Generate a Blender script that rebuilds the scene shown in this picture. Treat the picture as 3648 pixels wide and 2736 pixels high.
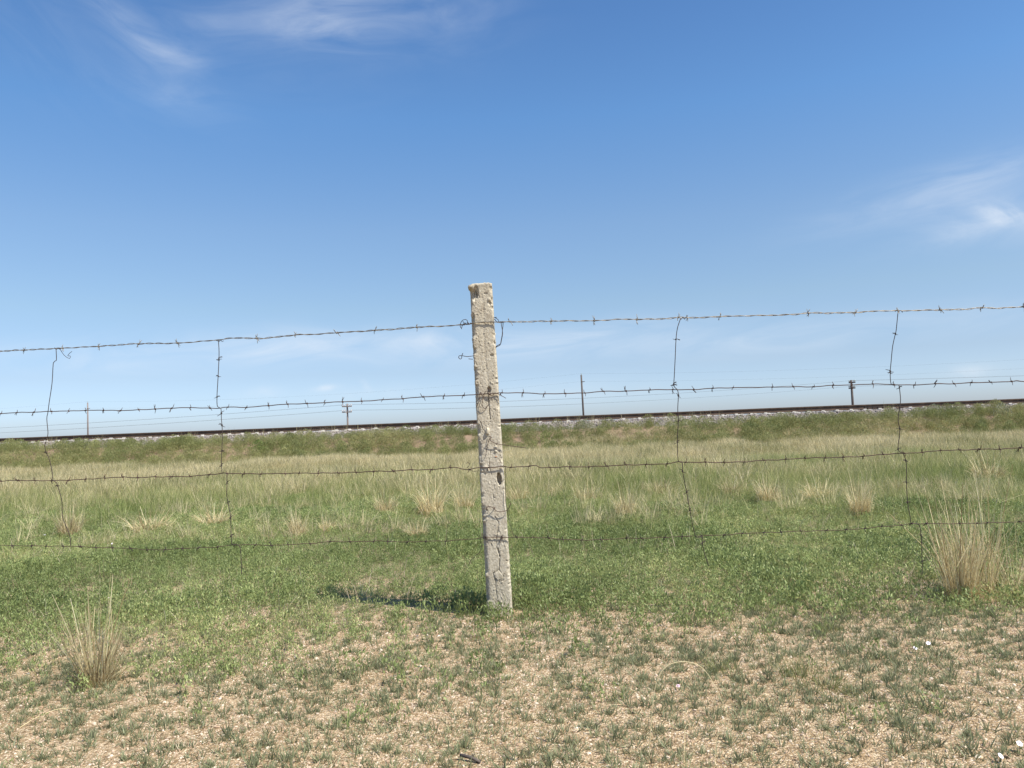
import bpy, bmesh, math, random
import numpy as np
from mathutils import Vector, Matrix, Euler

for o in list(bpy.data.objects):
    bpy.data.objects.remove(o)
SC = bpy.context.scene
COL = SC.collection
R = math.radians
rng = np.random.default_rng(7)
random.seed(7)

# ------------------------------------------------------------------ camera
CAM_H = 0.90
PITCH, ROLL = R(3.17), R(2.2)
FPX = 2837.0                      # focal length in pixels of the 3648 px wide photograph (28 mm lens)
fwd = Vector((0, math.cos(PITCH), math.sin(PITCH)))
r0 = Vector((1, 0, 0)); u0 = r0.cross(fwd)
right = r0 * math.cos(ROLL) - u0 * math.sin(ROLL)
up = r0 * math.sin(ROLL) + u0 * math.cos(ROLL)
cam = bpy.data.cameras.new("camera"); cam_o = bpy.data.objects.new("camera", cam); COL.objects.link(cam_o)
cam.sensor_width = 36; cam.lens = 28.0; cam.clip_start = 0.05; cam.clip_end = 8000
m = Matrix((right, up, -fwd)).transposed().to_4x4(); m.translation = Vector((0, 0, CAM_H))
cam_o.matrix_world = m
SC.camera = cam_o
EYE = Vector((0, 0, CAM_H))

def ray(u, v):
    return fwd + right * ((u - 1824) / FPX) - up * ((v - 1368) / FPX)
def on_y(u, v, y):
    d = ray(u, v); return EYE + d * (y / d.y)
def on_ground(u, v, z=0.0):
    d = ray(u, v); return EYE + d * ((z - CAM_H) / d.z)

# ------------------------------------------------------------------ world and sun
SUN_EL = R(54.3); SUN_AZ = math.atan2(0.84, -0.55)     # clockwise from +Y
SKY_STRENGTH = 0.091
SUN_STRENGTH = 4.2
SC.view_settings.view_transform = 'Standard'; SC.view_settings.look = 'None'
SC.view_settings.exposure = 0.85; SC.view_settings.gamma = 1.0
W = bpy.data.worlds.new("World"); SC.world = W; W.use_nodes = True
wn, wl = W.node_tree.nodes, W.node_tree.links
wn.clear()
def N(nt, t, **kw):
    n = nt.nodes.new(t)
    for k, v in kw.items(): setattr(n, k, v)
    return n
def wm(op, a, b=None, c=None):
    n = N(W.node_tree, 'ShaderNodeMath', operation=op)
    for i, x in enumerate((a, b, c)):
        if x is None: continue
        if isinstance(x, (int, float)): n.inputs[i].default_value = x
        else: wl.new(x, n.inputs[i])
    return n.outputs[0]
wout = N(W.node_tree, 'ShaderNodeOutputWorld'); bg = N(W.node_tree, 'ShaderNodeBackground')
wl.new(bg.outputs[0], wout.inputs[0])
bg.inputs[1].default_value = SKY_STRENGTH * 1.3
sky = N(W.node_tree, 'ShaderNodeTexSky', sky_type='NISHITA')
sky.sun_disc = False; sky.sun_elevation = SUN_EL; sky.sun_rotation = SUN_AZ
sky.altitude = 1500; sky.air_density = 1.0; sky.dust_density = 3.0; sky.ozone_density = 6.0
tc = N(W.node_tree, 'ShaderNodeTexCoord'); sep = N(W.node_tree, 'ShaderNodeSeparateXYZ')
wl.new(tc.outputs['Generated'], sep.inputs[0])
az = wm('ARCTAN2', sep.outputs[0], sep.outputs[1]); el = wm('ARCSINE', sep.outputs[2])
# clouds: soft elongated patches of cirrus in azimuth and elevation, broken by streaky noise
def azel(x, y):
    d = ray(x * 3648 / 2212, y * 3648 / 2212).normalized()
    return math.atan2(d.x, d.y), math.asin(d.z)
comb = N(W.node_tree, 'ShaderNodeCombineXYZ')
wl.new(az, comb.inputs[0]); wl.new(el, comb.inputs[1])
def wnoise(rot, sx, sy, scale, dist):
    mp = N(W.node_tree, 'ShaderNodeMapping'); wl.new(comb.outputs[0], mp.inputs[0])
    mp.vector_type = 'TEXTURE'; mp.inputs['Rotation'].default_value[2] = rot; mp.inputs['Scale'].default_value = (1 / sx, 1 / sy, 1)
    nz = N(W.node_tree, 'ShaderNodeTexNoise'); wl.new(mp.outputs[0], nz.inputs[0])
    nz.inputs['Scale'].default_value = scale; nz.inputs['Detail'].default_value = 7
    nz.inputs['Roughness'].default_value = 0.58; nz.inputs['Distortion'].default_value = dist
    return nz.outputs[0]
def wramp(x, a, b):
    n = N(W.node_tree, 'ShaderNodeMapRange', interpolation_type='SMOOTHSTEP')
    wl.new(x, n.inputs[0]); n.inputs[1].default_value = a; n.inputs[2].default_value = b
    return n.outputs[0]
nz_flat = wramp(wnoise(0.06, 1.0, 3.6, 7.0, .9), 0.22, 0.84)
nz_diag = wramp(wnoise(-0.5, 1.0, 3.2, 8.0, 1.5), 0.24, 0.82)
nz_puff = wramp(wnoise(-0.4, 1.0, 1.6, 16.0, 0.5), 0.25, 0.70)
BLOBS = [  # x, y (2212 px wide view), half length, half width (radians), tilt (deg, up to the right), strength, noise
    (245, 35, .050, .010, -32, .34, 'd'), (330, 90, .045, .012, -28, .26, 'd'), (385, 120, .036, .012, -10, .40, 'f'),
    (345, 150, .040, .022, -50, .12, 'd'), (400, 215, .060, .016, -12, .30, 'f'),
    (560, 45, .110, .014, 6, .38, 'f'), (690, 40, .070, .020, -12, .45, 'f'), (850, 15, .130, .022, 3, .36, 'f'),
    (150, 60, .120, .05, -20, .12, 'd'), (620, 75, .14, .05, 0, .14, 'f'), (985, 60, .08, .03, 10, .12, 'f'),
    (1930, 440, .110, .016, 10, .26, 'f'), (2110, 405, .070, .020, 5, .36, 'f'), (2080, 500, .080, .010, 8, .24, 'f'),
    (2165, 462, .024, .011, -28, .95, 'p'), (2175, 485, .05, .018, -5, .40, 'f'),
    (580, 745, .110, .014, 2, .22, 'f'), (1200, 738, .150, .014, 3, .24, 'f'), (1700, 730, .25, .014, 2, .16, 'f'),
    (250, 775, .20, .016, 2, .16, 'f'), (900, 742, .10, .014, 2, .20, 'f'),
    (702, 838, .013, .0035, 6, .80, 'p'), (560, 850, .022, .007, 4, .42, 'p'), (790, 832, .008, .004, -50, .45, 'p'),
    (800, 850, .07, .010, 0, .20, 'p'), (2095, 803, .025, .007, 3, .50, 'p'), (1220, 850, .10, .012, 2, .14, 'f'),
]
acc = None
for (bx, by, la, lb, tilt, st, kind) in BLOBS:
    a0, e0 = azel(bx, by)
    t = R(tilt) + ROLL * 0
    du = wm('SUBTRACT', az, a0); dv = wm('SUBTRACT', el, e0)
    lb *= 1.35 if kind != 'p' else 1
    p = wm('ADD', wm('MULTIPLY', du, math.cos(t) / la), wm('MULTIPLY', dv, math.sin(t) / la))
    q = wm('ADD', wm('MULTIPLY', du, -math.sin(t) / lb), wm('MULTIPLY', dv, math.cos(t) / lb))
    d2 = wm('ADD', wm('MULTIPLY', p, p), wm('MULTIPLY', q, q))
    g = wm('MULTIPLY', wm('POWER', 2.71828, wm('MULTIPLY', d2, -1.0)), st * (.50 if by < 260 else .80 if by < 600 else .8 if kind == 'p' else 2.2))
    g = wm('MULTIPLY', g, {'f': nz_flat, 'd': nz_diag, 'p': nz_puff}[kind])
    acc = g if acc is None else wm('ADD', acc, g)
acc = wm('MINIMUM', acc, 0.9)
grad = N(W.node_tree, 'ShaderNodeValToRGB'); wl.new(wm('DIVIDE', el, R(40)), grad.inputs[0])    # dusty air: colour of the clear sky by height
GR = [(0.045, (1.03, 1.03, 1.14)), (0.105, (1.01, .925, .915)), (0.2175, (1.16, 1.05, .90)), (0.355, (1.16, 1.13, 1.02)), (0.54, (.93, 1.17, 1.20)), (0.707, (.80, 1.05, 1.16)), (1.0, (.75, .98, 1.12))]
while len(grad.color_ramp.elements) < len(GR): grad.color_ramp.elements.new(0.5)
for e_, (p_, c_) in zip(grad.color_ramp.elements, GR): e_.position = p_; e_.color = (*[x / 1.3 for x in c_], 1)
hsv = N(W.node_tree, 'ShaderNodeMix', data_type='RGBA', blend_type='MULTIPLY'); hsv.inputs[0].default_value = 1.0
wl.new(sky.outputs[0], hsv.inputs[6]); wl.new(grad.outputs[0], hsv.inputs[7])
cmix = N(W.node_tree, 'ShaderNodeMix', data_type='RGBA')
wl.new(acc, cmix.inputs[0]); wl.new(hsv.outputs[2], cmix.inputs[6]); cmix.inputs[7].default_value = (4.0, 4.3, 4.7, 1)
wl.new(cmix.outputs[2], bg.inputs[0])

sun = bpy.data.lights.new("sun", 'SUN'); sun.energy = SUN_STRENGTH; sun.angle = R(0.53); sun.color = (1.0, 0.95, 0.84)
sun_o = bpy.data.objects.new("sun", sun); COL.objects.link(sun_o)
SDIR = Vector((math.sin(SUN_AZ) * math.cos(SUN_EL), math.cos(SUN_AZ) * math.cos(SUN_EL), math.sin(SUN_EL)))
sun_o.rotation_euler = SDIR.to_track_quat('Z', 'Y').to_euler(); sun_o.location = (10, -10, 20)

# ------------------------------------------------------------------ helpers
def vhash(ix, iy, seed):
    h = (ix.astype(np.int64) * 374761393 + iy.astype(np.int64) * 668265263 + seed * 1442695041) & 0xffffffff
    h = ((h ^ (h >> 13)) * 1274126177) & 0xffffffff
    return ((h ^ (h >> 16)) & 0xffff) / 65535.0
def vn(x, y, seed=0):
    x = np.asarray(x, float); y = np.asarray(y, float)
    ix, iy = np.floor(x), np.floor(y); fx, fy = x - ix, y - iy
    fx = fx * fx * (3 - 2 * fx); fy = fy * fy * (3 - 2 * fy)
    a = vhash(ix, iy, seed); b = vhash(ix + 1, iy, seed); c = vhash(ix, iy + 1, seed); d = vhash(ix + 1, iy + 1, seed)
    return (a * (1 - fx) + b * fx) * (1 - fy) + (c * (1 - fx) + d * fx) * fy
def fbm(x, y, seed=0, oct=3):
    s, amp, tot = 0, 1.0, 0
    for k in range(oct):
        s = s + amp * vn(np.asarray(x) * 2 ** k + 17 * k, np.asarray(y) * 2 ** k - 9 * k, seed + k); tot += amp; amp *= .5
    return s / tot
def sstep(x, a, b):
    t = np.clip((np.asarray(x, float) - a) / (b - a), 0, 1); return t * t * (3 - 2 * t)

def tag(o, label=None, cat=None, group=None, kind=None):
    if label: o['label'] = label
    if cat: o['category'] = cat
    if group: o['group'] = group
    if kind: o['kind'] = kind
    return o
def link(o, parent=None):
    COL.objects.link(o)
    if parent is not None: o.parent = parent
    return o
def empty(name, loc=(0, 0, 0)):
    o = bpy.data.objects.new(name, None); o.location = loc; return link(o)
def mesh_from(name, V, F, mat, smooth=False, attrs=None):
    me = bpy.data.meshes.new(name)
    V = np.asarray(V, float)
    if isinstance(F, np.ndarray):
        k = F.shape[1]
        me.vertices.add(len(V)); me.vertices.foreach_set('co', V.ravel())
        me.loops.add(F.size); me.loops.foreach_set('vertex_index', F.ravel().astype(np.int32))
        me.polygons.add(len(F))
        me.polygons.foreach_set('loop_start', np.arange(0, F.size, k, dtype=np.int32))
        me.update(calc_edges=True)
    else:
        me.from_pydata(V.tolist(), [], F)
    if attrs:
        for k, a in attrs.items():
            at = me.attributes.new(k, 'FLOAT', 'POINT'); at.data.foreach_set('value', np.asarray(a, np.float32))
    if mat: me.materials.append(mat)
    if smooth: me.polygons.foreach_set('use_smooth', np.ones(len(me.polygons), bool))
    me.update()
    return me
def obj(name, V, F, mat, parent=None, smooth=False, attrs=None):
    o = bpy.data.objects.new(name, mesh_from(name, V, F, mat, smooth, attrs)); return link(o, parent)

class MB:
    """collects shapes that become one mesh object"""
    def __init__(s): s.V = []; s.F = []; s.n = 0
    def add(s, V, F):
        s.V += [tuple(v) for v in V]; s.F += [tuple(i + s.n for i in f) for f in F]; s.n += len(V); return s
    def box(s, c, d, rot=None):
        V = [Vector((x * d[0] / 2, y * d[1] / 2, z * d[2] / 2)) for z in (-1, 1) for y in (-1, 1) for x in (-1, 1)]
        if rot is not None: V = [rot @ v for v in V]
        V = [v + Vector(c) for v in V]
        return s.add(V, [(0, 2, 3, 1), (4, 5, 7, 6), (0, 1, 5, 4), (2, 6, 7, 3), (0, 4, 6, 2), (1, 3, 7, 5)])
    def tube(s, pts, r, n=6, cap=True):
        pts = [Vector(p) for p in pts]; k = len(pts)
        rr = r if hasattr(r, '__len__') else [r] * k
        T = [(pts[min(i + 1, k - 1)] - pts[max(i - 1, 0)]).normalized() for i in range(k)]
        a = T[0].orthogonal().normalized(); V = []
        for i in range(k):
            a = (a - T[i] * a.dot(T[i]))
            a = a.normalized() if a.length > 1e-6 else T[i].orthogonal().normalized()
            b = T[i].cross(a)
            for j in range(n):
                t = 2 * math.pi * j / n
                V.append(pts[i] + (a * math.cos(t) + b * math.sin(t)) * rr[i])
        F = [(i * n + j, i * n + (j + 1) % n, (i + 1) * n + (j + 1) % n, (i + 1) * n + j) for i in range(k - 1) for j in range(n)]
        if cap: F += [tuple(range(n))[::-1], tuple(range((k - 1) * n, k * n))]
        return s.add(V, F)
    def build(s, name, mat, parent=None, smooth=False):
        return obj(name, s.V, s.F, mat, parent, smooth)
def smooth_path(pts, step):
    """Catmull-Rom through the points, resampled every step"""
    P = [Vector(p) for p in pts]
    if len(P) < 3:
        n = max(2, int((P[-1] - P[0]).length / step)); return [P[0].lerp(P[-1], i / n) for i in range(n + 1)]
    out = []
    Q = [P[0] * 2 - P[1]] + P + [P[-1] * 2 - P[-2]]
    for i in range(1, len(Q) - 2):
        p0, p1, p2, p3 = Q[i - 1:i + 3]; n = max(2, int((p2 - p1).length / step))
        for k in range(n):
            t = k / n
            out.append(0.5 * ((2 * p1) + (p2 - p0) * t + (2 * p0 - 5 * p1 + 4 * p2 - p3) * t * t + (-p0 + 3 * p1 - 3 * p2 + p3) * t ** 3))
    out.append(P[-1]); return out

# ------------------------------------------------------------------ materials
def newmat(name):
    mt = bpy.data.materials.new(name); mt.use_nodes = True; nt = mt.node_tree; nt.nodes.clear()
    out = N(nt, 'ShaderNodeOutputMaterial'); bs = N(nt, 'ShaderNodeBsdfPrincipled')
    nt.links.new(bs.outputs[0], out.inputs[0]); return mt, nt, bs, out
def ramp(nt, fac, stops, interp='LINEAR'):
    r = N(nt, 'ShaderNodeValToRGB'); cr = r.color_ramp; cr.interpolation = interp
    while len(cr.elements) < len(stops): cr.elements.new(0.5)
    for e, (p, c) in zip(cr.elements, stops): e.position = p; e.color = (*c, 1)
    nt.links.new(fac, r.inputs[0]); return r.outputs[0]
def noise(nt, vec, scale, detail=4, rough=.55, dist=0.0):
    n = N(nt, 'ShaderNodeTexNoise'); nt.links.new(vec, n.inputs[0])
    n.inputs['Scale'].default_value = scale; n.inputs['Detail'].default_value = detail
    n.inputs['Roughness'].default_value = rough; n.inputs['Distortion'].default_value = dist; return n.outputs[0]
def voro(nt, vec, scale, out='Distance', feat='F1'):
    n = N(nt, 'ShaderNodeTexVoronoi', feature=feat); nt.links.new(vec, n.inputs[0]); n.inputs['Scale'].default_value = scale
    return n.outputs[out]
def mix(nt, f, a, b, mode='MIX'):
    n = N(nt, 'ShaderNodeMix', data_type='RGBA', blend_type=mode)
    for i, x in ((0, f), (6, a), (7, b)):
        if isinstance(x, (int, float)): n.inputs[i].default_value = x
        elif isinstance(x, tuple): n.inputs[i].default_value = (*x, 1)
        else: nt.links.new(x, n.inputs[i])
    return n.outputs[2]
def mth(nt, op, a, b=0.0):
    n = N(nt, 'ShaderNodeMath', operation=op)
    for i, x in enumerate((a, b)):
        if isinstance(x, (int, float)): n.inputs[i].default_value = x
        else: nt.links.new(x, n.inputs[i])
    return n.outputs[0]
def rng_map(nt, x, a, b, c=0.0, d=1.0):
    n = N(nt, 'ShaderNodeMapRange', interpolation_type='SMOOTHSTEP'); nt.links.new(x, n.inputs[0])
    for i, v in enumerate((a, b, c, d)): n.inputs[i + 1].default_value = v
    return n.outputs[0]
def bump(nt, bs, h, strength, dist):
    b = N(nt, 'ShaderNodeBump'); nt.links.new(h, b.inputs['Height']); b.inputs['Strength'].default_value = strength
    b.inputs['Distance'].default_value = dist; nt.links.new(b.outputs[0], bs.inputs['Normal'])
def gen(nt): return N(nt, 'ShaderNodeTexCoord').outputs['Object']

def foliage(name, stops, transl=0.36, inst=True, rough=.5, spec=.35):
    """stops: palette along the per-blade random value; each plant shifts it by its own tint"""
    mt, nt, bs, out = newmat(name)
    at = N(nt, 'ShaderNodeAttribute', attribute_name='rnd')
    fac = at.outputs['Fac']
    if inst:
        ti = N(nt, 'ShaderNodeAttribute', attribute_name='tint', attribute_type='INSTANCER')
        fac = mth(nt, 'ADD', mth(nt, 'MULTIPLY', fac, .55), mth(nt, 'MULTIPLY', ti.outputs['Fac'], .45))
    c = ramp(nt, fac, stops)
    oi = N(nt, 'ShaderNodeObjectInfo')
    v = N(nt, 'ShaderNodeMapRange'); nt.links.new(oi.outputs['Random'], v.inputs[0]); v.inputs[3].default_value = .82; v.inputs[4].default_value = 1.18
    vm = N(nt, 'ShaderNodeVectorMath', operation='SCALE'); nt.links.new(c, vm.inputs[0]); nt.links.new(v.outputs[0], vm.inputs['Scale'])
    nt.links.new(vm.outputs[0], bs.inputs['Base Color']); bs.inputs['Roughness'].default_value = rough
    bs.inputs['Specular IOR Level'].default_value = spec
    tr = N(nt, 'ShaderNodeBsdfTranslucent'); nt.links.new(vm.outputs[0], tr.inputs[0])
    ms = N(nt, 'ShaderNodeMixShader'); ms.inputs[0].default_value = transl
    nt.links.new(bs.outputs[0], ms.inputs[1]); nt.links.new(tr.outputs[0], ms.inputs[2]); nt.links.new(ms.outputs[0], out.inputs[0])
    return mt

M = {}
M['rosette'] = foliage('grey green leaf', [(0, (0.165, 0.176, 0.092)), (.4, (0.227, 0.241, 0.131)), (.75, (0.282, 0.295, 0.161)), (1, (0.453, 0.419, 0.235))])
M['herb'] = foliage('small green leaf', [(0, (0.148, 0.179, 0.058)), (.35, (0.209, 0.256, 0.090)), (.7, (0.301, 0.355, 0.132)), (.88, (0.449, 0.468, 0.197)), (1, (0.533, 0.468, 0.223))])
M['grass'] = foliage('meadow grass', [(0, (0.144, 0.180, 0.047)), (.30, (0.212, 0.257, 0.075)), (.50, (0.292, 0.323, 0.108)), (.66, (0.498, 0.461, 0.218)), (1, (0.772, 0.685, 0.383))])
M['pale'] = foliage('pale seeding grass', [(0, (0.181, 0.201, 0.067)), (.25, (0.273, 0.270, 0.110)), (.45, (0.459, 0.402, 0.210)), (1, (0.721, 0.614, 0.383))])
M['litter'] = foliage('dry litter', [(0, (.16, .11, .065)), (.4, (.34, .26, .17)), (1, (.64, .55, .41))], transl=.1)
M['dry'] = foliage('dry straw', [(0, (0.210, 0.144, 0.072)), (.20, (0.378, 0.283, 0.144)), (.45, (0.609, 0.500, 0.270)), (.8, (0.777, 0.664, 0.396)), (1, (0.882, 0.793, 0.531))], inst=False)
M['wiry'] = foliage('wiry green grass', [(0, (0.120, 0.144, 0.040)), (.6, (0.216, 0.236, 0.075)), (1, (0.360, 0.333, 0.140))], inst=False)
SHR = [(0, (.145, .170, .056)), (.35, (.230, .250, .090)), (.62, (.31, .305, .122)), (.84, (.38, .335, .155)), (1, (.52, .44, .26))]
M['shrub'] = foliage('olive weed', SHR)
M['shrub_dark'] = foliage('dark green weed', [(0, (0.091, 0.115, 0.037)), (.6, (0.156, 0.175, 0.057)), (1, (0.260, 0.250, 0.098))], inst=False)
M['shrub_olive'] = foliage('olive shrub', [(0, (0.130, 0.144, 0.046)), (.6, (0.227, 0.225, 0.078)), (1, (0.364, 0.312, 0.138))], inst=False)
M['shrub_bright'] = foliage('fresh green weed', [(0, (0.104, 0.163, 0.034)), (.6, (0.189, 0.256, 0.060)), (1, (0.312, 0.362, 0.115))], inst=False)
M['shrub_sage'] = foliage('grey sage', [(0, (0.189, 0.200, 0.109)), (.6, (0.305, 0.312, 0.184)), (1, (0.455, 0.450, 0.287))], inst=False)

# sand and soil
mt, nt, bs, out = newmat('sandy soil'); P0 = gen(nt); M['soil'] = mt
g1 = voro(nt, P0, 150, 'Color'); g2 = voro(nt, P0, 150)
sc_ = N(nt, 'ShaderNodeSeparateColor'); nt.links.new(g1, sc_.inputs[0])
gritc = ramp(nt, sc_.outputs[0], [(0, (.09, .060, .036)), (.22, (.27, .195, .120)), (.55, (.43, .335, .22)), (.80, (.60, .51, .38)), (1, (.80, .73, .60))])
patch = rng_map(nt, noise(nt, P0, 2.2, 5, .6), .35, .65)
sandc = mix(nt, patch, (.33, .255, .155), (.415, .335, .222))
c = mix(nt, .68, sandc, gritc)
fine = noise(nt, P0, 420, 3, .7)
c = mix(nt, .5, c, ramp(nt, fine, [(.3, (.12, .08, .05)), (.7, (.75, .62, .46))]), 'OVERLAY')
sy = N(nt, 'ShaderNodeSeparateXYZ'); nt.links.new(P0, sy.inputs[0])
far = rng_map(nt, mth(nt, 'ADD', sy.outputs[1], mth(nt, 'MULTIPLY', noise(nt, P0, .9, 4), 2.5)), 4.6, 7.5)
turf = mix(nt, noise(nt, P0, 3.0, 5, .65), (.17, .145, .075), (.33, .28, .165))
c = mix(nt, far, c, turf)
ny = mth(nt, 'ADD', sy.outputs[1], mth(nt, 'MULTIPLY', sy.outputs[0], math.tan(R(3))))
bank = rng_map(nt, ny, 26.0, 27.5)
c = mix(nt, bank, c, mix(nt, noise(nt, P0, 1.6, 6, .65), (.20, .135, .088), (.31, .225, .155)))
nt.links.new(c, bs.inputs['Base Color']); bs.inputs['Roughness'].default_value = .95; bs.inputs['Specular IOR Level'].default_value = .15
hh = mth(nt, 'ADD', mth(nt, 'MULTIPLY', g2, -1.0), mth(nt, 'MULTIPLY', noise(nt, P0, 60, 5, .7), 1.4))
bump(nt, bs, hh, .8, .008)

# concrete
def concrete(name, lo, mid, hi):
    mt, nt, bs, out = newmat(name); P0 = gen(nt)
    n1 = noise(nt, P0, 7, 6, .62); n2 = noise(nt, P0, 90, 4, .65); n3 = noise(nt, P0, 26, 5, .6)
    c = ramp(nt, n1, [(.30, lo), (.5, mid), (.72, hi)])
    c = mix(nt, .38, c, ramp(nt, n2, [(.30, tuple(x * .45 for x in lo)), (.5, mid), (.7, (.74, .70, .62))]))
    v = voro(nt, P0, 120); spots = rng_map(nt, v, .10, .22, 1, 0)
    pick = rng_map(nt, noise(nt, P0, 40, 2), .52, .60)
    c = mix(nt, mth(nt, 'MULTIPLY', mth(nt, 'MULTIPLY', spots, pick), .75), c, (.15, .115, .085))
    c = mix(nt, mth(nt, 'MULTIPLY', rng_map(nt, n3, .54, .70), .50), c, (.27, .215, .155))
    nt.links.new(c, bs.inputs['Base Color']); bs.inputs['Roughness'].default_value = .93; bs.inputs['Specular IOR Level'].default_value = .2
    bump(nt, bs, mth(nt, 'ADD', mth(nt, 'MULTIPLY', n2, 1.0), mth(nt, 'MULTIPLY', v, .9)), .35, .003)
    return mt
M['concrete'] = concrete('weathered concrete', (.35, .30, .22), (.455, .40, .305), (.52, .465, .37))
M['sleeper'] = concrete('sleeper concrete', (.42, .39, .35), (.52, .49, .44), (.60, .57, .52))
def metal(name, a, b, rough=.7, met=.25, sc=60):
    mt, nt, bs, out = newmat(name); P0 = gen(nt)
    c = ramp(nt, noise(nt, P0, sc, 5, .65), [(.35, a), (.65, b)])
    nt.links.new(c, bs.inputs['Base Color']); bs.inputs['Roughness'].default_value = rough; bs.inputs['Metallic'].default_value = met
    bump(nt, bs, noise(nt, P0, sc * 8, 3), .3, .001); return mt
M['galv'] = metal('dull galvanised wire', (.15, .125, .098), (.32, .285, .235), .5, .45, 9)
M['rust'] = metal('rusted wire', (.045, .026, .020), (.095, .052, .038), .85, .0, 14)
M['rustdark'] = metal('dark rusted wire', (.030, .021, .019), (.062, .040, .033), .85, .0, 30)
M['rail'] = metal('rusty rail steel', (.050, .030, .020), (.105, .066, .044), .8, .1, 5)
M['plate'] = metal('dark joint steel', (.028, .018, .014), (.06, .038, .028), .8, .1, 12)
M['redstone'] = metal('orange pebble', (.40, .16, .06), (.52, .24, .11), .8, 0, 60)
def stone(name, stops, sc):
    mt, nt, bs, out = newmat(name)
    oi = N(nt, 'ShaderNodeObjectInfo'); P0 = gen(nt)
    f = mth(nt, 'ADD', mth(nt, 'MULTIPLY', oi.outputs['Random'], .75), mth(nt, 'MULTIPLY', noise(nt, P0, sc, 4), .25))
    nt.links.new(ramp(nt, f, stops), bs.inputs['Base Color']); bs.inputs['Roughness'].default_value = .9; return mt
M['ballast_stone'] = stone('ballast stone', [(0, (.15, .125, .110)), (.4, (.23, .195, .172)), (.75, (.30, .26, .232)), (1, (.40, .355, .32))], 30)
M['pebble'] = stone('quartz grit', [(0, (.25, .16, .10)), (.35, (.42, .29, .19)), (.7, (.56, .44, .33)), (1, (.78, .70, .58))], 200)
mt, nt, bs, out = newmat('ballast bed'); P0 = gen(nt); M['ballast'] = mt
sc_ = N(nt, 'ShaderNodeSeparateColor'); nt.links.new(voro(nt, P0, 18, 'Color'), sc_.inputs[0])
nt.links.new(ramp(nt, sc_.outputs[0], [(0, (.10, .085, .078)), (.4, (.20, .175, .158)), (1, (.34, .31, .28))]), bs.inputs['Base Color'])
bs.inputs['Roughness'].default_value = .95; bump(nt, bs, mth(nt, 'MULTIPLY', voro(nt, P0, 18), -1.0), 1.0, .05)
def wood(name, a, b):
    mt, nt, bs, out = newmat(name); P0 = gen(nt)
    mp = N(nt, 'ShaderNodeMapping'); nt.links.new(P0, mp.inputs[0]); mp.inputs['Scale'].default_value = (14, 14, .8)
    nt.links.new(ramp(nt, noise(nt, mp.outputs[0], 2, 5, .6), [(.3, a), (.7, b)]), bs.inputs['Base Color']); bs.inputs['Roughness'].default_value = .85; return mt
M['wood'] = wood('weathered pole wood', (.15, .12, .11), (.26, .22, .20))
M['wooddark'] = wood('tarred pole wood', (.060, .048, .045), (.12, .10, .09))
M['insul'] = metal('glazed insulator', (.42, .38, .36), (.60, .56, .54), .35, 0, 3)
M['insuldark'] = metal('glass insulator', (.18, .21, .17), (.32, .34, .28), .3, 0, 3)
M['line'] = metal('overhead wire', (.10, .10, .10), (.16, .16, .16), .6, .3, 2)
mt, nt, bs, out = newmat('white petal'); M['petal'] = mt
P0 = gen(nt); nt.links.new(ramp(nt, noise(nt, P0, 60, 3), [(.3, (.66, .58, .64)), (.6, (.74, .71, .72))]), bs.inputs['Base Color']); bs.inputs['Roughness'].default_value = .6
mt, nt, bs, out = newmat('pink petal'); M['pinkpetal'] = mt
P0 = gen(nt); nt.links.new(ramp(nt, noise(nt, P0, 60, 3), [(.3, (.62, .40, .52)), (.6, (.74, .55, .64))]), bs.inputs['Base Color']); bs.inputs['Roughness'].default_value = .6
M['twig'] = wood('dark twig', (.07, .055, .045), (.13, .10, .085))

# ------------------------------------------------------------------ terrain
PSI = R(3.0); TS = 31.6                                  # heading and distance of the near rail
def track_s(x, y): return TS + np.asarray(x) * math.sin(PSI) + (np.asarray(y) - TS) * math.cos(PSI)
def TR(a, s, z): return Vector((a * math.cos(PSI) + (s - TS) * math.sin(PSI), TS - a * math.sin(PSI) + (s - TS) * math.cos(PSI), z))
def bank_z(s, a):
    w = .12 * (fbm(np.asarray(a) * .25, np.asarray(s) * .25, 5) - .5)
    up_ = .78 * sstep(s, 26.0, 29.7) + .10 * sstep(s, 29.7, 31)
    dn = sstep(s, 35.5, 41)
    return (up_ + w * sstep(s, 26, 28)) * (1 - dn) - .25 * dn
def ground_z(x, y):
    x = np.asarray(x, float); y = np.asarray(y, float)
    z = .050 * (fbm(x * .55, y * .55, 1) - .5) + .020 * (fbm(x * 2.6, y * 2.6, 2) - .5) + .012 * (fbm(x * 9, y * 9, 3, 3) - .5)
    d = np.hypot(x, y); z = z * np.clip(1 - (d - 60) / 100, 0, 1)
    return z + bank_z(track_s(x, y), x)
def gz(x, y): return float(ground_z(np.array([x]), np.array([y]))[0])
def drop(p): return Vector((p.x, p.y, gz(p.x, p.y)))

def grow(a, b, s0, f):
    out = [a]; s = s0
    while out[-1] < b: out.append(out[-1] + s); s *= f
    return out
xs_h = list(np.arange(0, 4.2, .04)) + grow(4.2, 2500, .08, 1.09)
xs = np.array([-x for x in xs_h[:0:-1]] + xs_h)
ys = np.array(sorted(set([-y for y in grow(0.0, 300, 1.0, 1.4)][1:] + list(np.arange(0, 1.2, .1)) + list(np.arange(1.2, 6.6, .03)) + list(np.arange(6.6, 42, .22)) + grow(42, 4000, .4, 1.12))))
GX, GY = np.meshgrid(xs, ys); nx_, ny_ = len(xs), len(ys)
GV = np.stack([GX.ravel(), GY.ravel(), ground_z(GX.ravel(), GY.ravel())], 1)
I = (np.arange(ny_ - 1)[:, None] * nx_ + np.arange(nx_ - 1)[None, :]).ravel()
ground = obj('ground', GV, np.stack([I, I + 1, I + 1 + nx_, I + nx_], 1), M['soil'], smooth=True)
tag(ground, kind='structure')

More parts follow.
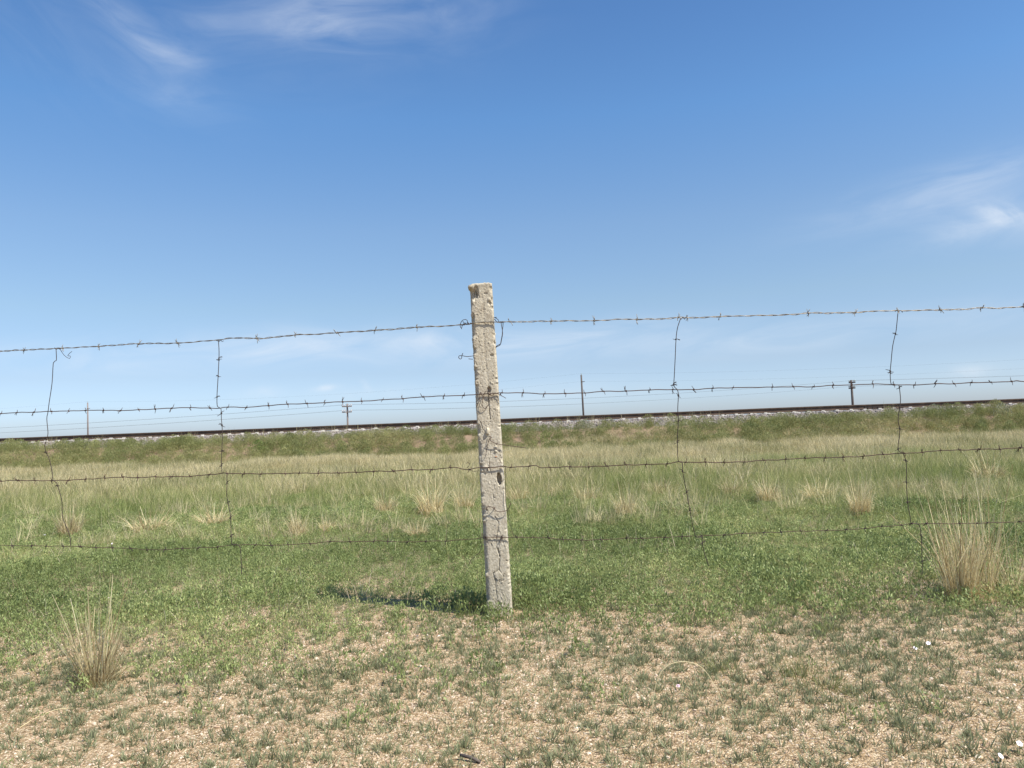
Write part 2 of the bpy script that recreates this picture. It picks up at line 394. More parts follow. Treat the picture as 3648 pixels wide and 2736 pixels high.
# ballast shoulder and bed of the track
bxs = np.concatenate([np.arange(-120, -27, 1.5), np.arange(-27, 27, .045), np.arange(27, 121, 1.5)])
prof = [(29.55, .70), (29.8, .82)] + [(29.8 + 1.0 * t, .82 + .215 * t) for t in np.linspace(.05, 1, 22)] + [(s, 1.035) for s in np.linspace(31.0, 34.6, 30)] + [(35.6, .85), (36.2, .6)]
PA = np.array(prof); A_, K_ = np.meshgrid(bxs, np.arange(len(PA)), indexing='ij')
S_ = PA[K_.ravel(), 0]; Z_ = PA[K_.ravel(), 1]; A_ = A_.ravel()
n1 = fbm(A_ * 14, S_ * 14, 21, 2); Zb = Z_ + .075 * (n1 - .5) + .05 * (fbm(A_ * .8, S_ * .8, 22) - .5); Sb = S_ + .05 * (vn(A_ * 16, S_ * 16 + 7, 23) - .5)
BV = np.stack([A_ * math.cos(PSI) + (Sb - TS) * math.sin(PSI), TS - A_ * math.sin(PSI) + (Sb - TS) * math.cos(PSI), Zb], 1)
kk = len(PA); I = (np.arange(len(bxs) - 1)[:, None] * kk + np.arange(kk - 1)[None, :]).ravel()
bal = obj('ballast_bed', BV, np.stack([I, I + kk, I + kk + 1, I + 1], 1), M['ballast']); tag(bal, kind='structure')

# ------------------------------------------------------------------ railway track
track = empty('railway_track', TR(0, TS, 1.12))
tag(track, 'rust brown railway track with concrete sleepers on a grey ballast bank beyond the meadow', 'railway track')
track_inv = Matrix.Translation(-Vector(TR(0, TS, 1.12)))
def tpart(name, mb, mat, smooth=False):
    V = [track_inv @ Vector(v) for v in mb.V]
    o = obj(name, V, mb.F, mat, track, smooth); return o
RP = [(-.066, 0), (.066, 0), (.066, .010), (.012, .026), (.009, .105), (.034, .116), (.036, .148), (.030, .154), (-.030, .154), (-.036, .148), (-.034, .116), (-.009, .105), (-.012, .026), (-.066, .010)]
ZR = 1.105
RP = [(x_ * 1.08, z_ * 1.17) for x_, z_ in RP]
def rail_mb(s):
    mb = MB(); al = np.arange(-110, 110.1, 2.5); V = []
    for a in al:
        dz = .006 * math.sin(a * .7 + s) + .010 * math.sin(a * .19)
        V += [TR(a, s + q[0], ZR + q[1] + dz) for q in RP]
    n = len(RP)
    F = [(i * n + j, i * n + (j + 1) % n, (i + 1) * n + (j + 1) % n, (i + 1) * n + j) for i in range(len(al) - 1) for j in range(n)]
    return mb.add(V, F + [tuple(range(n)), tuple(range((len(al) - 1) * n, len(al) * n))[::-1]])
tpart('rail', rail_mb(TS), M['rail']); tpart('rail', rail_mb(TS + 1.59), M['rail'])
# bolted joint in the near rail
ja = (on_y(3088, 1440, TS)).x
mb = MB()
c0 = TR(ja, TS - .030, ZR + .062); rz = Matrix.Rotation(-PSI, 3, 'Z')
mb.box(c0, (.80, .035, .075), rz)
for k in range(4): mb.tube([TR(ja - .28 + .187 * k, TS - .045, ZR + .062), TR(ja - .28 + .187 * k, TS - .085, ZR + .062)], .022, 6)
tpart('fishplate', mb, M['plate'])
# concrete sleepers
SP = .545; slv = []
prof_s = [(-1.30, .0), (-1.28, -.02)]
def sleeper_mesh():
    mb = MB(); L = [-1.32, -1.30, -.9, -.5, 0, .5, .9, 1.30, 1.32]; top = [-.05, .0, .0, -.03, -.05, -.03, .0, .0, -.05]
    V = []
    for y, t in zip(L, top):
        V += [(-.14, y, t - .16), (.14, y, t - .16), (.105, y, t - .012), (.09, y, t), (-.09, y, t), (-.105, y, t - .012)]
    F = [(i * 6 + j, i * 6 + (j + 1) % 6, (i + 1) * 6 + (j + 1) % 6, (i + 1) * 6 + j) for i in range(8) for j in range(6)] + [(0, 1, 2, 3, 4, 5), (53, 52, 51, 50, 49, 48)]
    mb.add(V, F)
    for s in (-.795, .795):
        for q in (-.12, .12):
            mb.box((0, s + q, .018), (.11, .07, .034))
    return mesh_from('sleeper', mb.V, mb.F, M['sleeper'])
sme = sleeper_mesh()
for k in range(-48, 49):
    a = k * SP + random.uniform(-.03, .03)
    o = bpy.data.objects.new('sleeper', sme); link(o, track)
    o.location = track_inv @ TR(a, TS + .795, ZR - .012 + random.uniform(-.012, .008)); o.rotation_euler = (0, random.uniform(-.012, .012), -PSI + random.uniform(-.02, .02))

# ------------------------------------------------------------------ scattering of ground cover (stuff)
def scatter(name, pts, rot, scl, idx, tint, variants, label):
    src = bpy.data.collections.new(name + '_sources')
    for i, me in enumerate(variants):
        src.objects.link(bpy.data.objects.new('%s_source_%02d' % (name, i), me))
    me = bpy.data.meshes.new(name); n = len(pts)
    me.vertices.add(n); me.vertices.foreach_set('co', np.asarray(pts, np.float32).ravel())
    for nm, ty, dat, key in (('rot', 'FLOAT_VECTOR', rot, 'vector'), ('scl', 'FLOAT_VECTOR', scl, 'vector'), ('idx', 'INT', idx, 'value'), ('tint', 'FLOAT', tint, 'value')):
        at = me.attributes.new(nm, ty, 'POINT')
        at.data.foreach_set(key, np.asarray(dat, np.int32 if ty == 'INT' else np.float32).ravel())
    o = link(bpy.data.objects.new(name, me))
    ng = bpy.data.node_groups.new(name, 'GeometryNodeTree')
    ng.interface.new_socket('Geometry', in_out='INPUT', socket_type='NodeSocketGeometry')
    ng.interface.new_socket('Geometry', in_out='OUTPUT', socket_type='NodeSocketGeometry')
    gi = N(ng, 'NodeGroupInput'); go = N(ng, 'NodeGroupOutput'); iop = N(ng, 'GeometryNodeInstanceOnPoints')
    ci = N(ng, 'GeometryNodeCollectionInfo'); ci.inputs[0].default_value = src; ci.inputs[1].default_value = True; ci.inputs[2].default_value = True
    def na(nm, ty):
        a = N(ng, 'GeometryNodeInputNamedAttribute', data_type=ty); a.inputs[0].default_value = nm; return a.outputs[0]
    e2r = N(ng, 'FunctionNodeEulerToRotation')
    L = ng.links
    L.new(na('rot', 'FLOAT_VECTOR'), e2r.inputs[0])
    L.new(gi.outputs[0], iop.inputs['Points']); L.new(ci.outputs[0], iop.inputs['Instance']); iop.inputs['Pick Instance'].default_value = True
    L.new(na('idx', 'INT'), iop.inputs['Instance Index']); L.new(e2r.outputs[0], iop.inputs['Rotation']); L.new(na('scl', 'FLOAT_VECTOR'), iop.inputs['Scale'])
    L.new(iop.outputs[0], go.inputs[0])
    md = o.modifiers.new('scatter', 'NODES'); md.node_group = ng
    tag(o, label, kind='stuff'); return o

def blades(n, h, br, lean, w, curve=.3, seg=4, seed=0, bias=1.0, kink=0.0, tipw=0.0):
    """n curved tapering grass blades growing from a disc of radius br"""
    g = np.random.default_rng(seed); V = []; F = []; RN = []
    for i in range(n):
        a = g.uniform(0, 2 * math.pi); rr = br * math.sqrt(g.uniform()); bx, by = rr * math.cos(a), rr * math.sin(a)
        az_ = a + g.normal(0, .9); le = g.uniform(*lean) ** bias if bias != 1 else g.uniform(*lean)
        hh = g.uniform(*h); ww = g.uniform(*w) / 2; cv = g.uniform(0, curve); sd = g.uniform(0, math.pi); rnd = g.uniform()
        sx, sy = math.cos(sd), math.sin(sd); dx, dy = math.cos(az_), math.sin(az_)
        th = le; px, py, pz = bx, by, -.006; base = len(V)
        kn = g.uniform() < kink; ks = g.integers(2, seg) if seg > 2 else 1
        for k in range(seg + 1):
            t = k / seg; wk = ww * ((1 - t) ** .6 * (1 - tipw) + tipw) if k < seg else 0
            if k < seg or tipw > 0:
                wk = max(wk, ww * tipw)
                V += [(px - sx * wk, py - sy * wk, pz), (px + sx * wk, py + sy * wk, pz)]; RN += [rnd, rnd]
            else: V.append((px, py, pz)); RN.append(rnd)
            if k < seg:
                if kn and k == ks: th += g.uniform(.7, 1.6)
                st = hh / seg; px += dx * math.sin(th) * st; py += dy * math.sin(th) * st; pz += math.cos(th) * st; th += cv / seg * 1.6
        for k in range(seg):
            b = base + 2 * k
            if k < seg - 1 or tipw > 0: F.append((b, b + 1, b + 3, b + 2))
            else: F.append((b, b + 1, b + 2))
    return V, F, RN
def leaves(n, rad, hgt, L, Wd, seed, up_bias=.6, shell=False, dome=True):
    """n small folded leaves spread through a dome; RN carries one random value per leaf"""
    g = np.random.default_rng(seed); V = []; F = []; RN = []
    for i in range(n):
        a = g.uniform(0, 2 * math.pi); q = g.uniform() ** (.5 if not shell else .38)
        zz = g.uniform() ** .8
        lim = math.sqrt(max(0, 1 - zz ** 2.2)) if dome else 1
        px, py, pz = rad * q * lim * math.cos(a), rad * q * lim * math.sin(a), hgt * zz
        d = Vector((g.normal(0, 1), g.normal(0, 1), abs(g.normal(0, 1)) * 2 * up_bias + up_bias)).normalized()
        s = d.cross(Vector((g.normal(), g.normal(), g.normal()))).normalized()
        l = g.uniform(*L); w_ = g.uniform(*Wd) / 2; p = Vector((px, py, pz)); b = len(V); rnd = g.uniform()
        V += [tuple(p), tuple(p + d * l * .5 - s * w_), tuple(p + d * l), tuple(p + d * l * .5 + s * w_)]; F.append((b, b + 1, b + 2, b + 3)); RN += [rnd] * 4
    return V, F, RN
def join(*parts):
    V, F, RN = [], [], []
    for v, f, r in parts:
        b = len(V); V += v; F += [tuple(i + b for i in q) for q in f]; RN += r
    return V, F, RN
def old(vfr, k=.45): return vfr[0], vfr[1], [x * k for x in vfr[2]]
def vmesh(name, vfr, mat): return mesh_from(name, vfr[0], vfr[1], mat, False, {'rnd': vfr[2]})

def sample(dens, dmin, dmax, spread=.82, mx=None, margin=.5):
    """random points on the ground in front of the camera with a density per square metre"""
    area = spread * (dmax ** 2 - dmin ** 2) + 2 * margin * (dmax - dmin); n = int(area * mx)
    y = np.sqrt(rng.uniform(dmin ** 2, dmax ** 2, n)); x = rng.uniform(-1, 1, n) * (spread * y + margin)
    w = dens(x, y) / mx * (spread * y) / (spread * y + margin) * 1.0
    k = rng.uniform(size=n) < w
    return x[k], y[k]
def place(name, x, y, variants, smin, smax, label, tilt=.15, tint=None, sink=0.0, flat=None):
    n = len(x); z = ground_z(x, y) - sink
    s = rng.uniform(smin, smax, n) if not hasattr(smin, '__len__') else smin
    scl = np.stack([s, s, s * rng.uniform(.85, 1.15, n)], 1)
    rot = np.stack([rng.normal(0, tilt, n), rng.normal(0, tilt, n), rng.uniform(0, 6.28, n)], 1)
    tint = rng.uniform(size=n) if tint is None else tint
    return scatter(name, np.stack([x, y, z], 1), rot, scl, rng.integers(0, len(variants), n), tint, variants, label)

POST_XY = (-.055, 3.90)
def clear_post(x, y): return np.hypot(x - POST_XY[0], y - POST_XY[1]) > .085
def bare(x, y):      # 1 where the soil lies open in front of the fence, 0 in the turf
    edge = 4.25 + 1.1 * (fbm(x * .6 + 3, y * .9, 31) - .5) + .5 * (fbm(x * 2.2, y * 2.2, 32) - .5) - .32 * np.exp(-((x + .55) / .65) ** 2) - .45 * sstep(x, -.2, -2.2) + .15 * sstep(x, .5, 2.5)
    return 1 - sstep(y, edge - 1.15, edge + .75)

# grit and pebbles on the open soil
def stone_mesh(name, seed, mat, sub=1):
    bm = bmesh.new(); bmesh.ops.create_icosphere(bm, subdivisions=sub, radius=1)
    g = random.Random(seed); sx, sy, sz = g.uniform(.7, 1.3), g.uniform(.7, 1.2), g.uniform(.45, .8)
    for v in bm.verts:
        k = g.uniform(.75, 1.2); v.co = Vector((v.co.x * sx * k, v.co.y * sy * k, v.co.z * sz * k))
    me = bpy.data.meshes.new(name); bm.to_mesh(me); bm.free(); me.materials.append(mat); return me
peb = [stone_mesh('pebble', i, M['pebble']) for i in range(6)]
x, y = sample(lambda x, y: 9000 * (.35 + .65 * sstep(fbm(x * 3, y * 3, 41), .35, .6)), 1.5, 4.9, mx=9000, spread=.76, margin=.25)
place('grit', x, y, peb, np.minimum(.0015 + rng.exponential(.0012, len(x)), .008), 0, 'pale quartz grit strewn over the bare sandy soil', tilt=.5)
# dry litter: short straw flakes lying about
lit = [vmesh('litter', blades(5, (.010, .028), .012, (.9, 1.6), (.0018, .004), .3, 2, seed=300 + i), M['litter']) for i in range(6)]
x, y = sample(lambda x, y: 1100 * (.3 + .7 * fbm(x * 2.5, y * 2.5, 44)), 1.5, 6.5, mx=1100)
place('straw_litter', x, y, lit, .7, 1.5, 'short bits of dry straw and leaf lying on the soil', tilt=.2)
# spiky grey-green seedlings
ros = [vmesh('rosette', blades(int(10 + 1.8 * i), (.020, .047), .012, (.08, .95), (.0026, .0046), .35, 3, seed=400 + i), M['rosette']) for i in range(8)]
def d_ros(x, y):
    p = sstep(fbm(x * 2.0, y * 2.0, 51), .30, .66) * .6 + .4 * sstep(fbm(x * 9, y * 9, 52), .38, .58)
    return 1550 * (.38 + .62 * p) * (.55 + .45 * bare(x, y)) * (1 - .75 * sstep(y, 4.4, 6.0))
x, y = sample(d_ros, 1.5, 6.0, mx=1550); k = clear_post(x, y); x, y = x[k], y[k]
place('seedlings', x, y, ros, .50, 1.20, 'tufts of narrow grey green leaves dotted over the sandy soil', tint=np.clip(fbm(x * 1.2, y * 1.2, 53) + rng.normal(0, .15, len(x)), 0, 1))
# dense low leafy herbs between the soil and the tall grass
hb = [vmesh('herb', join(leaves(34, .045, .060, (.010, .021), (.0035, .007), 500 + i, .7), blades(5, (.03, .075), .03, (.1, .6), (.002, .0035), .3, 3, seed=520 + i)), M['herb']) for i in range(7)]
def d_herb(x, y):
    return 780 * ((1 - bare(x, y)) * .97 + .045 * fbm(x * 3, y * 3, 55)) * (1 - .85 * sstep(y + 2.5 * sstep(x / y, -.05, .2), 9.5, 13)) * (.52 + .48 * sstep(fbm(x * 1.6, y * 1.4, 56), .34, .60))
x, y = sample(d_herb, 2.2, 14.0, mx=780); k = clear_post(x, y); x, y = x[k], y[k]
place('leafy_herbs', x, y, hb, np.clip(.35 + 1.25 * fbm(x * 1.3, y * 1.1, 58, 4) + rng.normal(0, .14, len(x)), .45, 1.5), 0, 'dense low leafy green plants in the turf around the fence', tint=np.clip(.5 + 1.9 * (fbm(x * 1.1, y * .8, 57) - .5) + rng.normal(0, .17, len(x)), 0, 1))
# green grass with some dry blades
gr = [vmesh('grass', blades(15, (.10, .26), .045, (.03, .45), (.0022, .0042), .5, 4, seed=600 + i, kink=.10), M['grass']) for i in range(8)]
def d_gr(x, y):
    rt = .12 + .88 * sstep(x / y, -.06, .16); yn = y + 2.4 * (fbm(x * .7, y * .5, 63) - .5)
    a = sstep(y, 4.2, 5.6) * .06 + .60 * rt * sstep(yn, 5.4, 8.2) + .34 * sstep(yn, 9.5, 12.5)
    return 300 * a * (.35 + .65 * sstep(fbm(x * .9, y * .7, 61), .3, .62))
x, y = sample(d_gr, 4.0, 15.5, mx=300)
tn = np.clip(.95 * (fbm(x * .55, y * .5, 62) - .5) + .30 + .30 * sstep(y, 9.5, 14.5) + rng.normal(0, .16, len(x)), 0, 1)
place('meadow_grass', x, y, gr, np.clip(.45 + .09 * (y - 4) + rng.normal(0, .12, len(x)), .35, 1.25), 0, 'green meadow grass mixed with straw coloured stalks behind the fence', tint=tn)
# single dry stalks through the low herbs
ds = [vmesh('dry_stalk', blades(5, (.06, .20), .05, (.03, .6), (.0018, .0032), .5, 4, seed=640 + i, kink=.35, tipw=.3), M['litter']) for i in range(6)]
x, y = sample(lambda x, y: 60 * sstep(y, 3.6, 5.0) * (1 - sstep(y, 9, 12)) * (.25 + .75 * sstep(fbm(x * 1.3, y * 1.1, 66), .42, .62)), 3.4, 12, mx=60)
place('dry_stalks', x, y, ds, .6, 1.3, 'single dry stalks scattered through the low green plants')
# scattered bunches of dry grass
dt = [vmesh('dry_bunch', blades(34, (.14, .34), .060, (.03, .42), (.0030, .0058), .5, 4, seed=650 + i, kink=.40, tipw=.35), M['pale']) for i in range(8)]
x, y = sample(lambda x, y: 24 * sstep(y, 6.4, 8.5) * sstep(fbm(x * 1.2, y * .7, 65), .54, .68) + 3.2 * sstep(y, 6.2, 8), 5.8, 15, mx=32)
place('dry_bunches', x, y, dt, .45, .95, 'bunches of bleached dry grass standing through the green meadow', tint=np.clip(rng.normal(.85, .15, len(x)), 0, 1))
# pale seeding grass further out
pl = [vmesh('pale_grass', blades(22, (.14, .36), .085, (.03, .40), (.0055, .0090), .8, 4, seed=700 + i, kink=.25), M['pale']) for i in range(8)]
x, y = sample(lambda x, y: 100 * sstep(y + 3 * (fbm(x * .5, y * .3, 73) - .5), 10.5, 14.5) * (.34 + .66 * sstep(fbm(x * 1.2, y * .5, 71), .36, .60)), 10, 27.4, mx=105, spread=.76)
tn = np.clip(.56 + 1.9 * (fbm(x * .75, y * .30, 72) - .5) + .12 * sstep(y, 12, 20) + rng.normal(0, .16, len(x)), 0, 1)
place('pale_grass', x, y, pl, np.clip(.30 + 1.15 * fbm(x * 1.2, y * .5, 71) + rng.normal(0, .1, len(x)), .45, 1.2), 0, 'pale dry seeding grass filling the meadow up to the railway bank', tint=tn)

# ballast stones
bst = [stone_mesh('ballast_stone', 60 + i, M['ballast_stone']) for i in range(8)]
n = 17000; a = rng.uniform(-26, 26, n); s = 29.65 + 1.45 * rng.uniform(size=n) ** .9
zz = np.interp(s, PA[:, 0], PA[:, 1]) + .05 * (fbm(a * .8, s * .8, 22) - .5) + rng.uniform(-.02, .03, n)
pts = np.stack([a * math.cos(PSI) + (s - TS) * math.sin(PSI), TS - a * math.sin(PSI) + (s - TS) * math.cos(PSI), zz], 1)
sz = rng.uniform(.022, .050, n)
scatter('ballast_stones', pts, rng.uniform(0, 6.28, (n, 3)), np.stack([sz, sz, sz], 1), rng.integers(0, 8, n), rng.uniform(size=n), bst, 'loose grey pink ballast stones on the shoulder of the track')

# weeds over the railway bank
def shrub_vfr(seed, n=330): return join(leaves(n, .30, .42, (.035, .085), (.007, .014), seed, 1.7, shell=True), blades(24, (.25, .50), .16, (.05, .5), (.004, .008), .3, 3, seed=seed + 50))
sh = [vmesh('weed', shrub_vfr(800 + i), M['shrub']) for i in range(7)]
n = 6200; a = rng.uniform(-30, 30, n); s = rng.uniform(25.6, 30.15, n)
soil = np.exp(-(((a - 2.2) / 1.7) ** 2 + ((s - 28.9) / .42) ** 2)) + .8 * np.exp(-(((a - 5.6) / .8) ** 2 + ((s - 29.0) / .35) ** 2)) + .6 * np.exp(-(((a + 4.6) / .7) ** 2 + ((s - 29.1) / .35) ** 2))
dn = sstep(s, 25.6, 26.4) * (1 - .85 * sstep(s, 29.3 + .25 * sstep(a, -2, -10), 29.9 + .1 * sstep(a, -2, -10))) * (.58 + .42 * sstep(fbm(a * .7, s * 1.1, 81), .34, .56)) * (1 - np.clip(1.1 * soil, 0, 1))
k = rng.uniform(size=n) < dn; a, s = a[k], s[k]
pts = [TR(p, q, 0) for p, q in zip(a, s)]; px = np.array([p.x for p in pts]); py = np.array([p.y for p in pts])
tn = np.clip(.48 + 2.0 * (fbm(a * .45, s * .9, 82, 3) - .5) + rng.normal(0, .14, len(a)), 0, 1)
place('bank_weeds', px, py, sh, np.clip(.52 + .75 * (fbm(a * .8, s * 1.2, 83) - .35) + .06 * sstep(a, -4, -14) - .18 * sstep(s, 29.0, 29.9) + rng.normal(0, .12, len(a)), .35, 1.4), 0, 'olive and brown weeds covering the slope of the railway bank', tint=tn, tilt=.12)
# thin stems rising beside the rail
st = [vmesh('stem', blades(7, (.30, .62), .10, (.02, .25), (.005, .009), .25, 3, seed=900 + i), M['pale']) for i in range(4)]
n = 260; a = -24 + 44 * rng.uniform(size=n) ** 1.6; s = rng.uniform(29.8, 30.6, n); k = fbm(a * .8, s * 0 + 3, 91) > .45; a, s = a[k], s[k]
pts = [TR(p, q, 0) for p, q in zip(a, s)]
zz = np.interp(s, PA[:, 0], PA[:, 1]); m_ = len(a); sc1 = rng.uniform(.5, 1.0, m_)
scatter('bank_stems', np.stack([[p.x for p in pts], [p.y for p in pts], zz], 1), np.stack([rng.normal(0, .1, m_), rng.normal(0, .1, m_), rng.uniform(0, 6, m_)], 1), np.stack([sc1] * 3, 1), rng.integers(0, 4, m_), rng.uniform(.3, 1, m_), st, 'thin dry stems growing out of the ballast beside the rail')

# ------------------------------------------------------------------ single shrubs on the bank
shm = {k: [vmesh('shrub_crown', shrub_vfr(850 + 10 * j + i, 430), M[k]) for i in range(3)] for j, k in enumerate(('shrub_dark', 'shrub_olive', 'shrub_bright', 'shrub_sage'))}
def shrub(u, v, s, size, hs, kind, label, group=None):
    d = ray(u, v); lo, hi = .0, 60.0
    p = EYE + d * (s / d.y)
    for _ in range(3):
        sc = float(track_s(p.x, p.y)); p = EYE + d * ((p.y + s - sc) / d.y)
    o = bpy.data.objects.new('shrub', random.choice(shm[kind])); link(o)
    o.location = (p.x, p.y, gz(p.x, p.y) - .03); o.scale = (size, size, size * hs); o.rotation_euler = (0, 0, random.uniform(0, 6))
    tag(o, label, 'shrub', group)
GS = 'shrubs on the railway bank'
shrub(1447, 1560, 29.2, 1.0, 1.0, 'shrub_dark', 'dark rounded shrub on the bank left of the concrete post above a bare scrape', GS)
shrub(920, 1600, 27.6, 1.35, .9, 'shrub_bright', 'bright green low bush at the bank foot between left stay wire and post', GS)
shrub(1885, 1520, 29.45, 1.15, .85, 'shrub_olive', 'olive bush just right of the concrete post at the top of the bare soil patch', GS)
shrub(1985, 1518, 29.5, 1.05, .95, 'shrub_olive', 'rounded olive bush second from the concrete post along the ballast edge', GS)
shrub(2062, 1520, 29.45, .75, .9, 'shrub_olive', 'small olive bush third from the post below the ballast', GS)
shrub(2088, 1545, 28.9, 1.0, 1.0, 'shrub_sage', 'pale grey green bush at the right end of the bare soil patch', GS)
shrub(2170, 1510, 29.5, 1.05, .85, 'shrub_dark', 'dark green bush beside the ballast right of the plain tall pole', GS)
shrub(2310, 1520, 29.3, 1.15, .95, 'shrub_olive', 'broad olive bush under the rail left of the first right stay wire', GS)
shrub(1945, 1575, 27.8, 1.2, .8, 'shrub_bright', 'yellowish green low bush below the bare soil patch', GS)
shrub(3574, 1520, 28.3, 1.25, 1.1, 'shrub_sage', 'large grey sage bush on the bank near the right edge', GS)
shrub(3330, 1500, 28.9, 1.1, 1.0, 'shrub_sage', 'grey sage bush on the bank right of the last stay wire', GS)
shrub(3170, 1500, 28.8, .95, .9, 'shrub_sage', 'faint grey sage bush on the bank behind the last stay wire', GS)

# ------------------------------------------------------------------ fence post
YF = 3.845                                                    # plane of the front face
PB = on_y(1781, 2190, YF); PT = on_y(1711.5, 1011, YF)
AX = (PT - PB).normalized(); HP = (PT - PB).length; NRM = Vector((0, -1, 0)); NRM = (NRM - AX * NRM.dot(AX)).normalized(); RT = AX.cross(NRM) * -1
if RT.x < 0: RT = -RT
def face(u, v):
    p = on_y(u, v, YF) - PB; return p.dot(RT), p.dot(AX)      # local across, along
W0, W1, DP, BEV = .0600, .0545, .112, .009
NP_F, NP_S, NB = 54, 22, 5
per = []                                                      # unit perimeter: (x, y in -1..1 sense, normal)
def perim():
    out = []
    for k in range(NP_F): t = (k + .5) / NP_F; out.append(('f', t))
    for k in range(NB): out.append(('bR', (k + .5) / NB))
    for k in range(NP_S): out.append(('r', (k + .5) / NP_S))
    for k in range(NB): out.append(('bRB', (k + .5) / NB))
    for k in range(12): out.append(('b', (k + .5) / 12))
    for k in range(NB): out.append(('bLB', (k + .5) / NB))
    for k in range(NP_S): out.append(('l', (k + .5) / NP_S))
    for k in range(NB): out.append(('bL', (k + .5) / NB))
    return out
PM = perim(); HL = np.arange(-.16, HP + .001, .0032); HL[-1] = HP
n_h, n_p = len(HL), len(PM)
Hh = np.repeat(HL, n_p); hw = W0 + (W1 - W0) * np.clip(Hh / HP, 0, 1)
X = np.zeros(n_h * n_p); Y = np.zeros(n_h * n_p); NX = np.zeros(n_h * n_p); NY = np.zeros(n_h * n_p); front = np.zeros(n_h * n_p)
for j, (kd, t) in enumerate(PM):
    sl = slice(j, None, n_p); w = hw[sl]
    if kd == 'f': X[sl] = (-1 + 2 * t) * (w - BEV); Y[sl] = 0; NY[sl] = -1; front[sl] = 1
    elif kd == 'r': X[sl] = w; Y[sl] = BEV + t * (DP - 2 * BEV); NX[sl] = 1
    elif kd == 'b': X[sl] = (1 - 2 * t) * (w - BEV); Y[sl] = DP; NY[sl] = 1
    elif kd == 'l': X[sl] = -w; Y[sl] = DP - BEV - t * (DP - 2 * BEV); NX[sl] = -1
    else:
        a0 = {'bR': -90, 'bRB': 0, 'bLB': 90, 'bL': 180}[kd]; a = R(a0 + 90 * t)
        cx = {'bR': 1, 'bRB': 1, 'bLB': -1, 'bL': -1}[kd]; cy = BEV if kd in ('bR', 'bL') else DP - BEV
        X[sl] = cx * (w - BEV) + BEV * math.cos(a); Y[sl] = cy + BEV * math.sin(a); NX[sl] = math.cos(a); NY[sl] = math.sin(a)
        front[sl] = .9 if kd in ('bR', 'bL') else 0
D = np.zeros(n_h * n_p); U_ = X + Y * .9
D += .0018 * (fbm(U_ * 31 + .6 * Hh, Hh * 19 + 3 * U_, 101, 4) - .5) + .0012 * (fbm(U_ * 230 + 40 * Hh, Hh * 190 - 30 * U_, 102, 2) - .5)
pits = sstep(vn(U_ * 190 + 60 * Hh, Hh * 170, 103), .80, .95) * sstep(fbm(U_ * 22, Hh * 14, 104), .42, .62); D -= .0040 * pits
lumps = sstep(vn(U_ * 120 + 30 * Hh, Hh * 120 - 20 * U_, 105), .76, .94) * sstep(fbm(U_ * 14, Hh * 9, 106), .46, .60); D += .0026 * lumps
def chaik(poly):
    return [face(*p) for p in poly]
def seg_dist(poly):
    P = np.array(poly); best = np.full(len(X), 9.0)
    for (x0, y0), (x1, y1) in zip(P[:-1], P[1:]):
        dx, dy = x1 - x0, y1 - y0; L2 = dx * dx + dy * dy + 1e-12
        t = np.clip(((X - x0) * dx + (Hh - y0) * dy) / L2, 0, 1); best = np.minimum(best, np.hypot(X - x0 - t * dx, Hh - y0 - t * dy))
    return best
def r2(x, y): return (1550 + x / 2.37, 1550 + y / 2.37)        # readings taken from two enlargements of the post
def r1(x, y): return (1550 + x / 2.5533, 950 + y / 2.5533)
wob = .0018 * (vn(Hh * 130, X * 60, 107) - .5)
for poly, wd, dp in (
    ([r2(500, 425), r2(488, 500), r2(496, 570), r2(484, 592)], .0016, .004),
    ([r2(505, 690), r2(538, 740), r2(528, 815), r2(520, 850), r2(515, 930), r2(530, 980), r2(546, 1022)], .0024, .008),  # upper bend carves in the wire hook's cast shadow together with a crack
    ([r2(530, 960), r2(546, 1022), r2(543, 1085), r2(538, 1138)], .0034, .011),
    ([r2(538, 1138), r2(490, 1165), r2(496, 1195), r2(511, 1235), r2(512, 1290), r2(526, 1390), r2(541, 1432)], .0020, .007),
    ([r2(538, 1138), r2(580, 1190), r2(574, 1228), r2(545, 1240), r2(505, 1205)], .0016, .005),
    ([r2(470, 130), r2(456, 210), r2(462, 290), r2(485, 360)], .0016, .005),
    ([r2(545, 425), r2(540, 520)], .0012, .003),
    ([r2(385, 440), r2(412, 430)], .0018, .006),
    ([r1(424, 260), r1(440, 380), r1(446, 480), r1(438, 600), r1(448, 700), r1(456, 860), r1(470, 980), r1(490, 1090)], .0095, .0016),
    ([r1(484, 1185), r1(490, 1280), r1(502, 1385)], .0036, .009),
    ([r1(395, 1385), r1(420, 1430), r1(430, 1470)], .0030, .007)):
    D -= .8 * dp * front * (1 - sstep(seg_dist(chaik(poly)) + 1.6 * wob, wd * .15, wd * 1.0))
def ell(u, v, a, b, dep, soft=.35, tilt=0.0):
    global D
    cx, cy = face(u, v); s = YF / FPX; p = X - cx; q = Hh - cy
    pp = p * math.cos(tilt) + q * math.sin(tilt); qq = -p * math.sin(tilt) + q * math.cos(tilt)
    r = np.sqrt((pp / (a * s)) ** 2 + (qq / (b * s)) ** 2) + .30 * (vn(Hh * 260, X * 260, 109) - .5)
    D = D + dep * front * (1 - sstep(r, 1 - soft, 1 + soft * .4))
ell(1778, 1706, 8.5, 21, -.034, .2, .08)
ell(1742.5, 1388, 7.0, 11, -.020, .3)
ell(1752, 1266, 7, 5, -.008, .4)
ell(1737, 1537, 7, 13, .012, .5)
ell(1730, 1670, 9, 14, .006, .6); ell(1714, 1678, 8, 6, .009, .5); ell(1771, 1905, 9, 7, .003, .6)
ell(1777, 2050, 17, 15, .0035, .3)
ell(1766, 1595, 6, 6, .005, .4); ell(1766, 1607, 6, 5, .005, .4)
